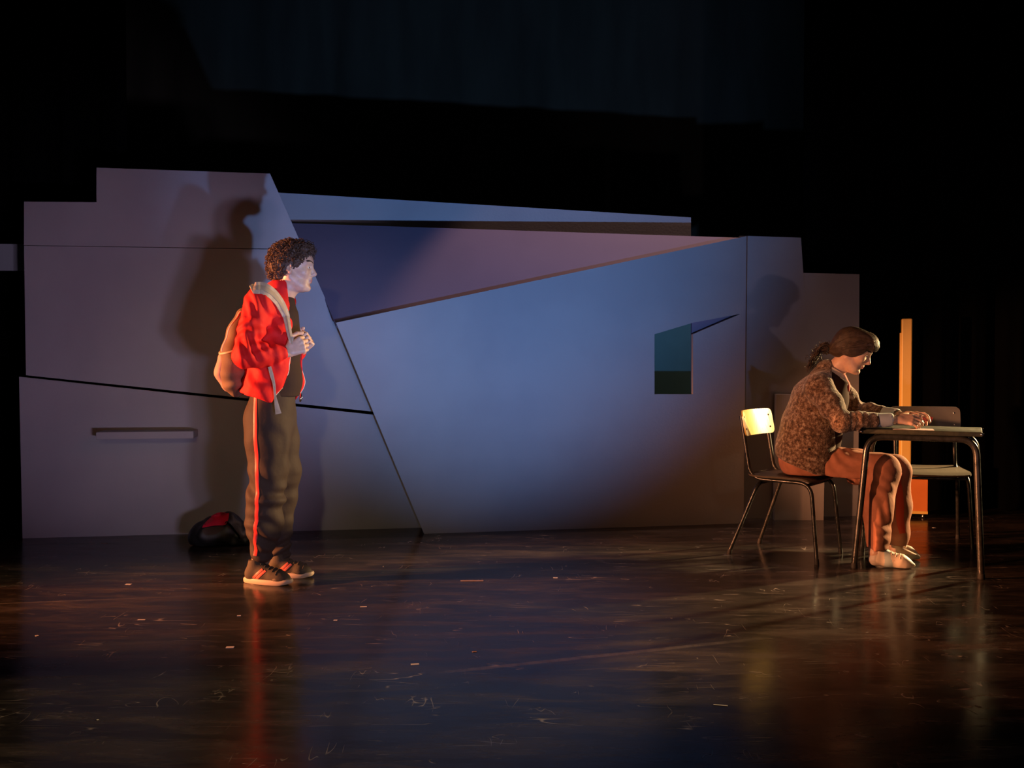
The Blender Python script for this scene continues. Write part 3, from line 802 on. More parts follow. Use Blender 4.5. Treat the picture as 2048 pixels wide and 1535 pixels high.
def knit_mat():
    m = mat('brown_mottled_boucle_knit', (.20, .115, .07), .95, spec=.15, sheen=.3)
    nt = m.node_tree; b = nt.nodes['Principled BSDF']; N = nt.nodes; Lk = nt.links
    tc = N.new('ShaderNodeTexCoord')
    v = N.new('ShaderNodeTexVoronoi'); v.inputs['Scale'].default_value = 130; v.inputs['Randomness'].default_value = 1
    n = N.new('ShaderNodeTexNoise'); n.inputs['Scale'].default_value = 55; n.inputs['Detail'].default_value = 6; n.inputs['Roughness'].default_value = .7
    for q in (v, n): Lk.new(tc.outputs['Object'], q.inputs['Vector'])
    cr = N.new('ShaderNodeValToRGB'); e = cr.color_ramp; e.elements[0].position = .36; e.elements[0].color = (.035, .022, .015, 1)
    e.elements[1].position = .66; e.elements[1].color = (.40, .31, .24, 1); k = e.elements.new(.5); k.color = (.15, .088, .058, 1)
    Lk.new(n.outputs['Fac'], cr.inputs[0]); Lk.new(cr.outputs[0], b.inputs['Base Color'])
    bp = N.new('ShaderNodeBump'); bp.inputs['Distance'].default_value = .0025; bp.inputs['Strength'].default_value = .7
    Lk.new(v.outputs['Distance'], bp.inputs['Height']); Lk.new(bp.outputs[0], b.inputs['Normal'])
    return m
M['knit'] = knit_mat()

# ================================================================== the standing man
man = empty('person', (-1.20, 4.93, 0))
tag(man, 'standing young man with curly hair, red track jacket and dark trousers, gripping both backpack straps', 'person')
HM = Frame((-1.1086, 4.97, 1.5779), math.radians(2), math.radians(3), 0, 1.0)
F = Field((-1.46, 4.62, .02), (-.90, 5.28, 1.78), [.0045, .0045, [(1.06, .012), (1.36, .0035), (1.44, .006), (1.80, .0032)]])
head_prims(F, HM)
# neck
F.chain([((-1.1962, 4.96, 1.3869), .062), ((-1.164, 4.965, 1.4557), .056), (HM((-.012, 0, -.045)), .056)], .03)
# slim body under the clothes
F.chain([((-1.204, 4.96, 1.354), .075), ((-1.2075, 4.95, 1.1888), .085), ((-1.2243, 4.95, 0.9095), .085)], .04, sc=(1, 1.35, 1))
nS, nE, nW = (-1.2411, 4.8, 1.3973), (-1.2938, 4.7, 1.1313), (-1.1098, 4.79, 1.1515)
fS, fE, fW = (-1.2111, 5.12, 1.4171), (-1.2085, 5.17, 1.1344), (-1.0893, 5.06, 1.1648)
F.cone((-1.2141, 4.95, 1.3914), nS, .06, .045, .03); F.cone((-1.2141, 4.95, 1.3914), fS, .06, .045, .03)
F.chain([(nS, .042), (nE, .036), (nW, .027)], .02); F.chain([(fS, .042), (fE, .036), (fW, .026)], .02)
for (h, kn, an) in (((-1.2296, 4.87, 0.8876), (-1.2294, 4.86, 0.4755), (-1.2728, 4.875, 0.1136)), ((-1.2184, 5.03, 0.8806), (-1.1948, 5.03, 0.4536), (-1.1995, 5.02, 0.0843))):
    F.chain([(h, .07), (kn, .045), (an, .034)], .04)
    F.cone((an[0], an[1], .07), (an[0] + .11, an[1] - .01, .035), .022, .014, .02)
# right hand closed round the near strap, knuckles forward, thumb uppermost
wr = np.array((-1.0986, 4.795, 1.1565))
hand_prims(F, wr, (.80, .10, .42), (.20, -.97, .10), 1, [(1.2, 1.55, .9)] * 4, 1.04, (.95, .85), .05, .078)
# left hand closed round the far strap, seen from its palm side
wl_ = np.array((-1.0912, 5.045, 1.1646))
hand_prims(F, wl_, (.62, .02, .72), (.45, .85, -.25), -1, [(1.25, 1.45, .9), (1.3, 1.5, .9), (1.35, 1.5, .9), (1.4, 1.5, .9)], 1.0, (.9, .8), .06, .074)
skin = F.build('body', M['skin'], man, 1); skin['label'] = 'fair-skinned head, neck and hands'
lip_mask(skin, HM, man); fb = F.bvh
def paint(o, mi, fn):
    """assign a second material to the faces whose stage-space centre satisfies fn"""
    off = o.matrix_world.translation.copy(); q = o.parent; off = Vector((0, 0, 0))
    while q is not None: off += q.location; q = q.parent
    for p in o.data.polygons:
        c = p.center + off
        if fn(c): p.material_index = mi
def in_head(H, lo, hi):
    Ri = np.linalg.inv(H.R); o_ = H.o
    def f(c):
        q = Ri @ (np.array(c) - o_) / H.k
        return all(lo[i] < q[i] < hi[i] for i in range(3))
    return f
eyes_and_brows(HM, man, fb, M['hair_m'])

# ---- hair: a lumpy cap with curls standing off it
def lump(F_, amp, s, seed):
    def f(D, x, y, z):
        q = np.sin(s * x + 2 * np.sin(s * .7 * z + seed)) * np.sin(s * y + 2 * np.sin(s * .8 * x)) * np.sin(s * z + 2 * np.sin(s * .6 * y + 1))
        return D + amp * q * (np.abs(D) < .05)
    F_.fn(f)
F = Field((-1.30, 4.82, 1.50), (-.90, 5.12, 1.80), .0035)
F.ell(HM((-.020, 0, .052)), (.106, .090, .086), .01, 'u', HM.R)
F.ell(HM((-.052, 0, .000)), (.078, .084, .074), .03, 'u', HM.R)
F.ell(HM((.048, 0, .100)), (.050, .066, .034), .03, 'u', HM.R)
F.ell(HM((-.075, 0, -.040)), (.040, .055, .040), .02, 'u', HM.R)
for s_ in (-1, 1): F.ell(HM((.028, s_ * .070, .036)), (.016, .012, .036), .015, 'u', HM.R)
F.ell(HM((.085, 0, .010)), (.060, .085, .052), .012, 's', HM.R)
F.ell(HM((.060, 0, -.060)), (.080, .10, .066), .012, 's', HM.R)
for s_ in (-1, 1): F.ell(HM((-.004, s_ * .088, -.014)), (.016, .020, .026), .008, 's', HM.R)
for s_ in (-1, 1): F.ell(HM((.022, s_ * .082, -.024)), (.036, .030, .022), .004, 's', HM.R)
lump(F, .0065, 190, .4)
hair = F.build('hair', M['hair_m'], man, 1); keep_big(hair); hair['label'] = 'dark brown curly hair'
hb = F.bvh; mb = MB(); cnt = 0; tries = 0; Ri = np.linalg.inv(HM.R)
while cnt < 900 and tries < 12000:
    tries += 1
    d = rng.normal(size=3); d /= np.linalg.norm(d)
    if d[2] < -.75: continue
    c0 = HM((-.02, 0, .045)); h = hb.ray_cast(Vector(c0 + HM.R @ d * .30), Vector(-(HM.R @ d)))
    if h[0] is None: continue
    q = Ri @ (np.array(h[0]) - HM.o)
    if q[0] > .055 and q[2] < .045: continue
    if q[2] < -.075: continue
    if abs(q[1]) > .035 and -.035 < q[0] < .09 and q[2] < .028: continue
    n = np.array(h[1]); t = rng.normal(size=3); t -= n * (t @ n); t /= np.linalg.norm(t); b_ = np.cross(n, t)
    R_ = rng.uniform(.005, .0105); turns = rng.uniform(.8, 1.7); L_ = rng.uniform(.004, .014); pts = []
    base = np.array(h[0]) - n * .004; m_ = int(8 * turns)
    for k in range(m_ + 1):
        u = k / m_; a_ = u * turns * 6.28
        pts.append(tuple(base + n * (R_ * (1 - math.cos(a_)) * .9 + L_ * u * .4) + t * (R_ * math.sin(a_)) + b_ * (L_ * u)))
    r0 = rng.uniform(.0013, .0024)
    mb.tube(pts, [r0 * (1 - .5 * k / m_) for k in range(m_ + 1)], 5, False); cnt += 1
mb.build('curls', M['hair_m'], hair, True, world=True)

# ---- dark T-shirt
F = Field((-1.46, 4.70, .86), (-.92, 5.22, 1.50), .006)
F.chain([((-1.1635, 4.96, 1.3362), .078), ((-1.1619, 4.95, 1.1888), .084), ((-1.1704, 4.95, 1.0112), .090), ((-1.1961, 4.95, 0.9604), .100), ((-1.204, 4.95, 0.9019), .112)], .05, sc=(1, 1.22, 1))
F.plane((0, 0, -1), (-1.2039, 4.95, 0.9273))
F.cone((-1.1636, 4.962, 1.4023), (-1.1786, 4.96, 1.3616), .060, .070, .02, sc=(1, 1.1, 1))
F.fn(waves(.0022, (30, 26, 24), seed=5))
tee = F.build('t_shirt', M['tee'], man, 2); tee['label'] = 'dark brown T-shirt'
# ---- trousers
F = Field((-1.50, 4.66, .05), (-.92, 5.24, 1.00), .0065)
hipN, hipF = (-1.2288, 4.885, 0.8167), (-1.2126, 5.015, 0.8092)
F.cone((-1.209, 4.94, 0.9353), (-1.2223, 4.94, 0.8084), .108, .124, .06, sc=(1, 1.30, 1))
F.chain([(hipN, .100), ((-1.2293, 4.875, 0.712), .104), ((-1.2176, 4.865, 0.5626), .089), ((-1.2271, 4.86, 0.4254), .085), ((-1.2392, 4.865, 0.2866), .082), ((-1.2588, 4.87, 0.1474), .058)], .04)
F.chain([(hipF, .100), ((-1.2014, 5.02, 0.7005), .100), ((-1.1854, 5.025, 0.5449), .087), ((-1.2002, 5.03, 0.4018), .078), ((-1.2191, 5.03, 0.259), .070), ((-1.1968, 5.02, 0.1103), .052)], .04)
F.fn(waves(.0035, (16, 18, 9), seed=11)); F.fn(waves(.0028, (34, 30, 22), seed=3))
F.fn(local_folds((-1.2083, 4.8, 0.2107), .11, .010, (.3, 0, 1), 95, 1)); F.fn(local_folds((-1.1767, 4.98, 0.1696), .10, .010, (-.4, 0, 1), 105, 2))
F.fn(local_folds((-1.1199, 4.85, 0.4142), .12, .009, (.6, 0, .8), 70, 4)); F.fn(local_folds((-1.1058, 4.85, 0.7389), .13, .006, (1, 0, .3), 70, 5))
F.fn(local_folds((-1.2809, 4.8, 0.4708), .12, .006, (.4, 0, 1), 80, 7))
trs = F.build('trousers', M['trousers'], man, 1); tb = F.bvh
trs['label'] = 'dark brown tracksuit trousers'
pth = []
for (x, z) in [(p[0], p[2]) for p in [(-1.2677, 4.77, 0.9532), (-1.2607, 4.76, 0.8435), (-1.2566, 4.76, 0.7212), (-1.2526, 4.77, 0.5976), (-1.2473, 4.775, 0.4618), (-1.2542, 4.78, 0.3378), (-1.2648, 4.79, 0.2373), (-1.2755, 4.81, 0.1442)]]:
    h = drape_ray(tb, x, z); 
    if h[0]: pth.append(tuple(h[0]))
ribbon('side_stripe', pth, .019, .0022, M['redbright'], trs, tb, .0008, n=8)
# ---- red track jacket: an open shell
F = Field((-1.56, 4.58, .86), (-.92, 5.30, 1.60), .0052)
F.chain([((-1.2067, 4.95, 1.3408), .104), ((-1.2025, 4.95, 1.1888), .130), ((-1.2134, 4.95, 1.0492), .130), ((-1.2355, 4.945, 0.9504), .142)], .05, sc=(1, 1.34, 1))
F.cone((-1.2192, 4.95, 1.3863), nS, .080, .070, .05); F.cone((-1.2192, 4.95, 1.3863), fS, .080, .070, .05)
F.cone((-1.2047, 5.06, 0.9053), (-1.1394, 5.06, 0.9962), .035, .045, .05); F.cone((-1.1394, 5.06, 0.9962), (-1.1595, 5.07, 1.074), .045, .04, .05)
# cut the hem on a slope, hollow it, open the front
F.plane((-0.3, 0, -1), (-1.2901, 4.94, 0.9353))
F.chain([((-1.1914, 4.95, 1.361), .078), ((-1.1923, 4.95, 1.1888), .103), ((-1.2032, 4.95, 1.0492), .108), ((-1.2224, 4.95, 0.7824), .124)], .004, 's', sc=(1, 1.34, 1))
EN = [(1.4365, -1.1119), (1.3369, -1.1024), (1.1624, -1.1008), (1.0625, -1.1113), (0.9751, -1.1367), (0.9001, -1.1846)][::-1]
zz = np.array([e[0] for e in EN]); xx = np.array([e[1] for e in EN])
def open_front(D, x, y, z):
    ed = np.interp(z, zz, xx).astype(np.float32)
    ed = ed + np.clip((y - 5.0) / .04, 0, 1) * .45 + np.clip((y - 4.95) / .05, 0, 1) * .0
    return np.maximum(D, x - ed)
F.fn(open_front)
# standing collar
cc = np.array((-1.1812, 4.962, 1.4327)); cb = np.array((-1.1886, 4.96, 1.3869))
G_ = Field((-1.34, 4.80, 1.36), (-1.00, 5.12, 1.60), .0035)
G_.cone(cb + [0, 0, -.02], cc + [.004, 0, .045], .083, .075, .0); G_.cone(cb + [0, 0, -.06], cc + [.006, 0, .12], .071, .061, .0, 's')
G_.plane((-.62, 0, 1.0), (-1.2108, 4.96, 1.5111)); G_.plane((1, .18, .10), (-1.1214, 4.9, 1.4135))
# sleeves (right, near; left, far)
for (S_, E_, W_, sd) in ((nS, nE, nW, 1), (fS, fE, fW, 2)):
    S_, E_, W_ = map(np.array, (S_, E_, W_))
    c_end = E_ + (W_ - E_) * .90
    F.chain([(S_, .070), ((S_ + E_) / 2, .062), (E_ + (.004, 0, 0), .056), (E_ + (W_ - E_) * .35, .054), (E_ + (W_ - E_) * .72, .046)], .022)
    F.cone(E_ + (W_ - E_) * .74, c_end, .037, .035, .010)
nS, nE, nW = map(np.array, (nS, nE, nW))
ax = (nE - nS) / np.linalg.norm(nE - nS); fx = (nW - nE) / np.linalg.norm(nW - nE)
F.fn(local_folds(tuple(nE + (.05, -.03, .04)), .075, .0085, (fx + ax * -.4), 135, 1))
F.fn(local_folds(tuple(nE - ax * .10 + (.02, -.03, 0)), .085, .0075, ax + fx * .6, 130, 3))
F.fn(local_folds(tuple(nE + fx * .13), .06, .004, fx, 150, 2))
F.fn(local_folds(tuple(nS + (.02, -.04, -.02)), .085, .0065, (1, 0, .55), 135, 6))
F.fn(local_folds((-1.1481, 4.83, 1.2855), .08, .005, (.75, 0, .65), 110, 8))
F.fn(local_folds((-1.2409, 4.8, 1.0015), .10, .006, (.8, 0, .45), 75, 9))
F.fn(waves(.0014, (28, 30, 26), seed=21)); F.fn(waves(.0012, (75, 70, 60), seed=22))
jk = F.build('track_jacket', M['red'], man, 1); keep_big(jk); jb = F.bvh; jk['label'] = 'red track jacket worn open'
G_.build('collar', M['red'], jk, 1)
# cream piping along the front edge
ep = [(-1.1094, 4.868, 1.3418), (-1.1011, 4.862, 1.2494), (-1.0981, 4.858, 1.1622), (-1.1067, 4.85, 1.0677), (-1.1215, 4.848, 1.008), (-1.1411, 4.846, 0.9608), (-1.1777, 4.842, 0.9137)]
pp = []
for p in smooth_path(ep, 4):
    r_ = jb.find_nearest(p); pp.append(tuple(r_[0]) if (r_[0] - p).length < .05 else tuple(p))
MB().tube(pp, .0026, 8).build('front_zip_edge', M['cream'], jk, True, world=True)
fp = [tuple(p) for p in smooth_path([(-1.1013, 5.065, 1.0559), (-1.0858, 5.065, 1.0221), (-1.0828, 5.062, 0.9702), (-1.0982, 5.06, 0.9157)], 5)]
# hem band drawn as a shallow ridge is part of the jacket; far flap lining piping
MB().tube([tuple(jb.find_nearest(Vector(p))[0]) for p in fp], .0026, 8).build('front_zip_edge', M['cream'], jk, True, world=True)
MB().tube([tuple(p) for p in [(-1.0986, 5.062, 0.9416), (-1.0956, 5.06, 0.9183), (-1.0998, 5.055, 0.8977)]], [.006, .008, .005], 10).build('zip_pull', M['chrome'], jk, True, world=True)

# ---- shoes
def sneaker(an, heel, toe, parent, upper, toecap, sole, stripes=True):
    """heel and toe: ground points of the sole's ends"""
    h = np.array(heel, float); t = np.array(toe, float); d = t - h; L = np.linalg.norm(d); d /= L; n = np.cross((0, 0, 1), d)
    z = np.array((0, 0, 1.0)); lo = np.minimum(h, t) - (.08, .08, 0); hi = np.maximum(h, t) + (.08, .08, .17)
    F = Field((lo[0], lo[1], .012), (hi[0], hi[1], .17), .004)
    F.chain([(h + d * .045 + z * .045, .036), (h + d * .11 + z * .045, .036), (h + d * .17 + z * .036, .037), (h + d * (L - .065) + z * .030, .036), (h + d * (L - .040) + z * .026, .030)], .02)
    F.cone(h + d * .050 + z * .05, h + d * .060 + z * .105, .035, .033, .02)
    F.cone(h + d * .075 + z * .085, h + d * (L - .12) + z * .050, .028, .024, .025)
    F.cone(h + d * .058 + z * .112, h + d * .058 + z * .16, .026, .030, .004, 's')
    F.plane((0, 0, -1), (0, 0, .022))
    up = F.build('shoe', upper, parent, 1)
    vs = []; fs = []; K = 36
    for lev, (zz_, ex) in enumerate(((0.001, -.003), (.006, .001), (.020, .002), (.027, -.002))):
        for k in range(K):
            a_ = 2 * math.pi * k / K; u = (1 - math.cos(a_)) / 2
            w = (.034 + .010 * math.sin(u * 2.9 - .3)) * (abs(math.sin(a_)) ** .62) * (1 if math.sin(a_) >= 0 else -1)
            c = h + d * (L * u) + n * w; out = (c - (h + d * L / 2)); out /= np.linalg.norm(out)
            up_ = .010 * max(0, u - .8) / .2 if lev < 2 else .004 * max(0, u - .8) / .2
            vs.append(c + out * ex + z * (zz_ + up_))
    for l_ in range(3):
        for k in range(K): fs.append((l_ * K + k, l_ * K + (k + 1) % K, (l_ + 1) * K + (k + 1) % K, (l_ + 1) * K + k))
    fs.append(tuple(range(K))[::-1]); fs.append(tuple(range(3 * K, 4 * K)))
    auto_smooth(from_pydata('sole', vs, fs, sole, up, False, True), 50)
    if toecap:
        T = Field((lo[0], lo[1], .012), (hi[0], hi[1], .12), .004)
        T.chain([(h + d * .13 + z * .026, .0375), (h + d * (L - .075) + z * .026, .0385), (h + d * (L - .042) + z * .024, .0325)], .02)
        T.plane((0, 0, -1), (0, 0, .024)); T.plane(-d, h + d * .11, 0); T.plane((-d[0] * .5, -d[1] * .5, .9), h + d * .16 + z * .045)
        T.build('toe_cap', toecap, up, 1)
    # laces across the instep
    mb = MB()
    for i in range(5):
        q = h + d * (.105 + .022 * i) + z * (.112 - .0135 * i)
        pts = []
        for a_ in np.linspace(-1, 1, 7):
            c = q + n * (.022 * a_) - z * (.013 * a_ * a_)
            r_ = F.bvh.find_nearest(Vector(c)); pts.append(tuple(r_[0] + r_[1] * .0015))
        mb.tube(pts, .0024, 6)
    mb.build('laces', M['webbing'] if not stripes else upper, up, True, world=True)
    if stripes:
        for sg in (-1, 1):
            for off in (0, .016):
                pts = []
                for a_ in np.linspace(0, 1, 6):
                    c = h + d * (.072 + off + .050 * a_) + z * (.032 + .045 * a_ - .006 * off / .016) + n * (sg * .05)
                    hh = F.bvh.ray_cast(Vector(c), Vector(-n * sg))
                    if hh[0] is not None: pts.append(tuple(hh[0]))
                if len(pts) > 2: ribbon('stripe', pts, .013, .0014, M['stripe'], up, F.bvh, .0006)
    return up
sneaker(None, (-1.3439, 4.8756, 0), (-1.0879, 4.7985, 0), man, M['shoe_brown'], M['shoe_toe'], M['sole'])
sneaker(None, (-1.2626, 5.0018, 0), (-1.0182, 4.9784, 0), man, M['shoe_brown'], M['shoe_brown'], M['sole'])

# ================================================================== backpack on his back
bp = empty('backpack', (-1.4171, 4.95, 0.9477))
tag(bp, 'brown canvas backpack with cream piping and straps, worn by the standing man', 'backpack')
F = Field((-1.66, 4.74, .86), (-1.26, 5.16, 1.46), .0052)
F.chain([((-1.3538, 4.95, 1.3357), .045), ((-1.3695, 4.95, 1.2521), .066), ((-1.3803, 4.95, 1.1507), .082), ((-1.3834, 4.95, 1.0492), .088), ((-1.3761, 4.95, 0.9985), .078)], .03, sc=(1, 1.75, 1))
# keep out of the jacket
F.chain([((-1.2066, 4.95, 1.361), .128), ((-1.2025, 4.95, 1.1888), .140), ((-1.2134, 4.95, 1.0492), .140), ((-1.2433, 4.945, 0.9097), .150)], .01, 's', sc=(1, 1.34, 1))
F.fn(waves(.003, (22, 20, 20), seed=33)); F.fn(local_folds((-1.3782, 4.85, 1.0005), .09, .006, (.2, 0, 1), 75, 3))
bag = F.build('main_pouch', M['canvas'], bp, 2); bb = F.bvh
F2 = Field((-1.70, 4.78, .86), (-1.40, 5.12, 1.20), .005)
F2.chain([((-1.4363, 4.95, 1.1178), .045), ((-1.4393, 4.95, 1.0492), .052), ((-1.4269, 4.95, 0.9985), .044)], .03, sc=(1, 2.3, 1))
F2.fn(waves(.004, (26, 22, 30), seed=8))
F2.build('front_pocket', M['canvas_pink'], bp, 2)['label'] = 'dusty pink front pocket'
def on_bag(pts, r, name, mt, push=0.0):
    out = []
    for p in smooth_path(pts, 5):
        q = bb.find_nearest(p); out.append(tuple(q[0] + q[1] * push))
    return MB().tube(out, r, 8).build(name, mt, bp, True, world=True)
on_bag([(-1.3588, 4.86, 1.3811), (-1.386, 4.85, 1.3483), (-1.4109, 4.84, 1.2611), (-1.4273, 4.835, 1.1867), (-1.4235, 4.83, 1.1545)], .0042, 'piping', M['cream'])
on_bag([(-1.4618, 4.9, 1.1527), (-1.437, 4.85, 1.1447), (-1.3926, 4.8, 1.1492), (-1.3601, 4.79, 1.1614)], .0060, 'piping', M['webbing'])
on_bag([(-1.3155, 4.95, 1.3863), (-1.4035, 5.02, 1.3904), (-1.4568, 5.06, 1.2944), (-1.4916, 5.07, 1.165), (-1.4895, 5.06, 1.0351)], .0042, 'piping', M['cream'])
MB().tube([tuple(p) for p in smooth_path([(-1.3227, 4.93, 1.4079), (-1.3275, 4.93, 1.4406), (-1.3048, 4.94, 1.4666), (-1.272, 4.95, 1.4597), (-1.2722, 4.95, 1.4268)], 6)], .0055, 8).build('grab_handle', M['webbing'], bp, True, world=True)
def lay(pts, bvhs, tol=.10):
    out = []
    for p in smooth_path(pts, 2):
        best = None
        for b_ in bvhs:
            h = b_.ray_cast(Vector((p.x, 4.3, p.z)), Vector((0, 1, 0)))
            if h[0] is not None and abs(h[0].y - p.y) < tol and (best is None or h[0].y < best.y): best = h[0]
        out.append(best if best is not None else p)
    return out
# near shoulder strap, over the shoulder and down the chest into the hand
ns = [(-1.2682, 4.858, 1.453), (-1.2251, 4.845, 1.4595), (-1.1942, 4.84, 1.4468), (-1.1659, 4.835, 1.4168), (-1.1402, 4.83, 1.3646), (-1.1196, 4.825, 1.3051), (-1.1027, 4.815, 1.248), (-1.0897, 4.8, 1.2057), (-1.0836, 4.805, 1.1616)]
ns = [tuple(v) for v in lay(ns[:6], [jb])] + [tuple(v) for v in ns[6:]]
ribbon('shoulder_strap', ns, .05, .007, M['webbing'], bp, None, .010, norm=(.40, -.86, .30), widths=[.056, .062, .062, .056, .048, .036, .026, .020])
ribbon('strap_padding', ns, .03, .004, mat('tan_cotton_webbing', (.46, .35, .22), .8, bump=.0006, bscale=300), bp, None, .016, norm=(.40, -.86, .30), widths=[.020, .024, .024, .020, .016, .012, .008, .005])
fs_ = [(-1.2384, 5.05, 1.4334), (-1.1864, 5.06, 1.4444), (-1.1388, 5.055, 1.4079), (-1.1121, 5.05, 1.3508), (-1.0984, 5.045, 1.2938), (-1.0872, 5.04, 1.2472), (-1.0775, 5.03, 1.2108)]
ribbon('shoulder_strap', fs_, .045, .007, M['webbing'], bp, jb, .003, widths=[.040, .044, .040, .036, .030, .024, .020])
# loose webbing tail hanging below the forearm
ribbon('strap_tail', [(-1.175, 4.725, 1.0806), (-1.1655, 4.725, 1.0443), (-1.1549, 4.73, 0.9957), (-1.154, 4.745, 0.9418), (-1.1493, 4.755, 0.8975), (-1.141, 4.76, 0.8508)], .02, .003, M['webbing'], bp, None, norm=(.25, -1, 0), widths=[.016, .018, .013, .010, .020, .030])
# ================================================================== black bag with a red patch by the set
bg = empty('holdall_bag', (-1.806, 5.9873, 0))
tag(bg, 'slumped black bag with a red patch on the floor behind the man\'s legs', 'bag')
F = Field((-2.25, 5.55, 0.0), (-1.50, 6.20, .30), .007)
F.ell((-1.828, 5.9, 0.0648), (.125, .14, .085), .02); F.ell((-1.7123, 5.92, 0.0674), (.115, .13, .095), .03)
F.cone((-1.8886, 5.88, 0.0319), (-1.6162, 5.88, 0.0319), .050, .055, .03)
F.cone((-1.7545, 5.92, 0.1347), (-1.712, 5.9, 0.1562), .03, .022, .03); F.cone((-1.8032, 5.92, 0.1408), (-1.8487, 5.9, 0.1379), .025, .018, .03)
F.fn(waves(.011, (24, 24, 26), seed=14)); F.fn(waves(.005, (60, 55, 60), seed=15))
F.plane((0, 0, -1), (0, 0, .004))
bo = F.build('bag_body', mat('black_nylon', (.012, .012, .013), .5, bump=.002, bscale=30), bg, 1); b2 = F.bvh
def patch(outline, mt, name, par, bvh, lift=.003):
    cx = sum(p[0] for p in outline) / len(outline); cz = sum(p[2] for p in outline) / len(outline)
    rings = [0, .25, .5, .75, 1.0]; vs = []; fs = []; n = 28
    dense = smooth_path(outline + [outline[0]], 6); st = len(dense) / n
    for r_ in rings:
        for k in range(n):
            p = dense[int(k * st)]; x = cx + (p.x - cx) * r_; z = cz + (p.z - cz) * r_
            h = bvh.ray_cast(Vector((x, 4.5, z)), Vector((0, 1, 0)))
            y = h[0].y - lift if h[0] is not None else None
            vs.append([x, y, z])
    ys = [v[1] for v in vs if v[1] is not None]; my = sum(ys) / len(ys)
    for v in vs:
        if v[1] is None: v[1] = my
    for i in range(len(rings) - 1):
        for k in range(n): fs.append((i * n + k, i * n + (k + 1) % n, (i + 1) * n + (k + 1) % n, (i + 1) * n + k))
    return from_pydata(name, vs, fs, mt, par, True, True)
patch([(-1.8405, 5.75, 0.1208), (-1.8343, 5.75, 0.1505), (-1.8105, 5.75, 0.1772), (-1.7719, 5.75, 0.198), (-1.7364, 5.75, 0.201), (-1.7099, 5.75, 0.1802), (-1.7132, 5.75, 0.1327), (-1.7724, 5.75, 0.1297)], mat('crimson_patch', (.62, .01, .05), .6), 'patch', bo, b2)['label'] = 'crimson panel'
patch([(-1.8376, 5.75, 0.1089), (-1.8109, 5.75, 0.1208), (-1.7221, 5.75, 0.1238), (-1.7311, 5.75, 0.103), (-1.7638, 5.75, 0.0822), (-1.8171, 5.75, 0.0822)], mat('brown_flap', (.05, .03, .02), .7), 'flap', bo, b2, .002)
for (a_, c_) in (([(-1.6979, 5.8, 0.1662), (-1.6534, 5.8, 0.1243), (-1.6241, 5.8, 0.0464)], .006), ([(-1.7188, 5.78, 0.1814), (-1.6924, 5.78, 0.1187), (-1.7018, 5.78, 0.0441)], .005)):
    out = []
    for p in smooth_path(a_, 5):
        q = b2.find_nearest(p); out.append(tuple(q[0] + q[1] * .002))
    MB().tube(out, c_, 8).build('handle', M['blackcloth'], bg, True, world=True)

# ================================================================== the seated woman
wo = empty('person', (1.72, 5.57, 0))
tag(wo, 'seated woman with ponytail and brown mottled cardigan, hands on the dark table', 'person')
fw = np.array((.903, -.429, 0)); rt = np.array((-.429, -.903, 0)); up = np.array((0, 0, 1.0))
HW = Frame((1.8877, 5.4, 1.1636), math.radians(-23), math.radians(27), 0, .97)
hN = np.array((1.651, 5.53, 0.5318)); hF = np.array((1.7979, 5.68, 0.5164))
kN = np.array((2.0298, 5.33, 0.5112)); kF = np.array((2.1376, 5.43, 0.5002))
aN = np.array((1.9587, 5.24, 0.075)); aF = np.array((2.1352, 5.4, 0.0632))
nk = np.array((1.7891, 5.46, 1.0524))
sN = np.array((1.6843, 5.33, 0.9633)); sF = np.array((1.8714, 5.63, 0.9643))
eN = np.array((1.7491, 5.17, 0.7869)); eF = np.array((1.9775, 5.6, 0.8213))
wN = np.array((2.0621, 5.19, 0.799)); wF = np.array((2.1329, 5.3, 0.8117))
F = Field((1.42, 4.95, .03), (2.50, 5.95, 1.36), [[(3, .005)], [(4.99, .01), (5.60, .004), (6.1, .008)], [(.74, .014), (.88, .0035), (1.02, .008), (1.40, .0034)]])
head_prims(F, HW, True)
F.chain([(nk - up * .03, .052), (nk + (.03, -.005, .02), .046), (HW((-.014, 0, -.040)), .050)], .025)
F.chain([(nk - up * .08, .07), ((1.7031, 5.52, 0.7742), .08), ((1.6798, 5.58, 0.5841), .09)], .04, sc=(1, 1.25, 1))
F.chain([(nk - up * .06, .05), (sN, .038), (eN, .030), (eN + (wN - eN) * .5, .027), (wN, .0215)], .02)
F.chain([(nk - up * .06, .05), (sF, .038), (eF, .030), (wF, .021)], .02)
for (h, k_, a_) in ((hN, kN, aN), (hF, kF, aF)):
    F.chain([(h, .065), (k_, .045), (a_, .03)], .03); F.cone(a_, a_ + fw * .10 - up * .04, .028, .022, .02)
hand_prims(F, wN, (.93, -.20, -.02), (.10, -.72, .68), 1, [(.25, .55, .35), (.35, .65, .4), (.45, .75, .45), (.5, .8, .5)], .93, (.75, .5), .10, .075)
hand_prims(F, wF, (.90, -.42, .06), (-.05, .55, .84), -1, [(.2, .5, .3), (.3, .6, .4), (.4, .7, .4), (.5, .7, .5)], .92, (.7, .4), .12, .075)
skw = F.build('body', M['skin'], wo, 1); skw['label'] = 'fair-skinned head, neck and hands'
lip_mask(skw, HW, wo); fb = F.bvh
eyes_and_brows(HW, wo, fb, M['hair_w'])
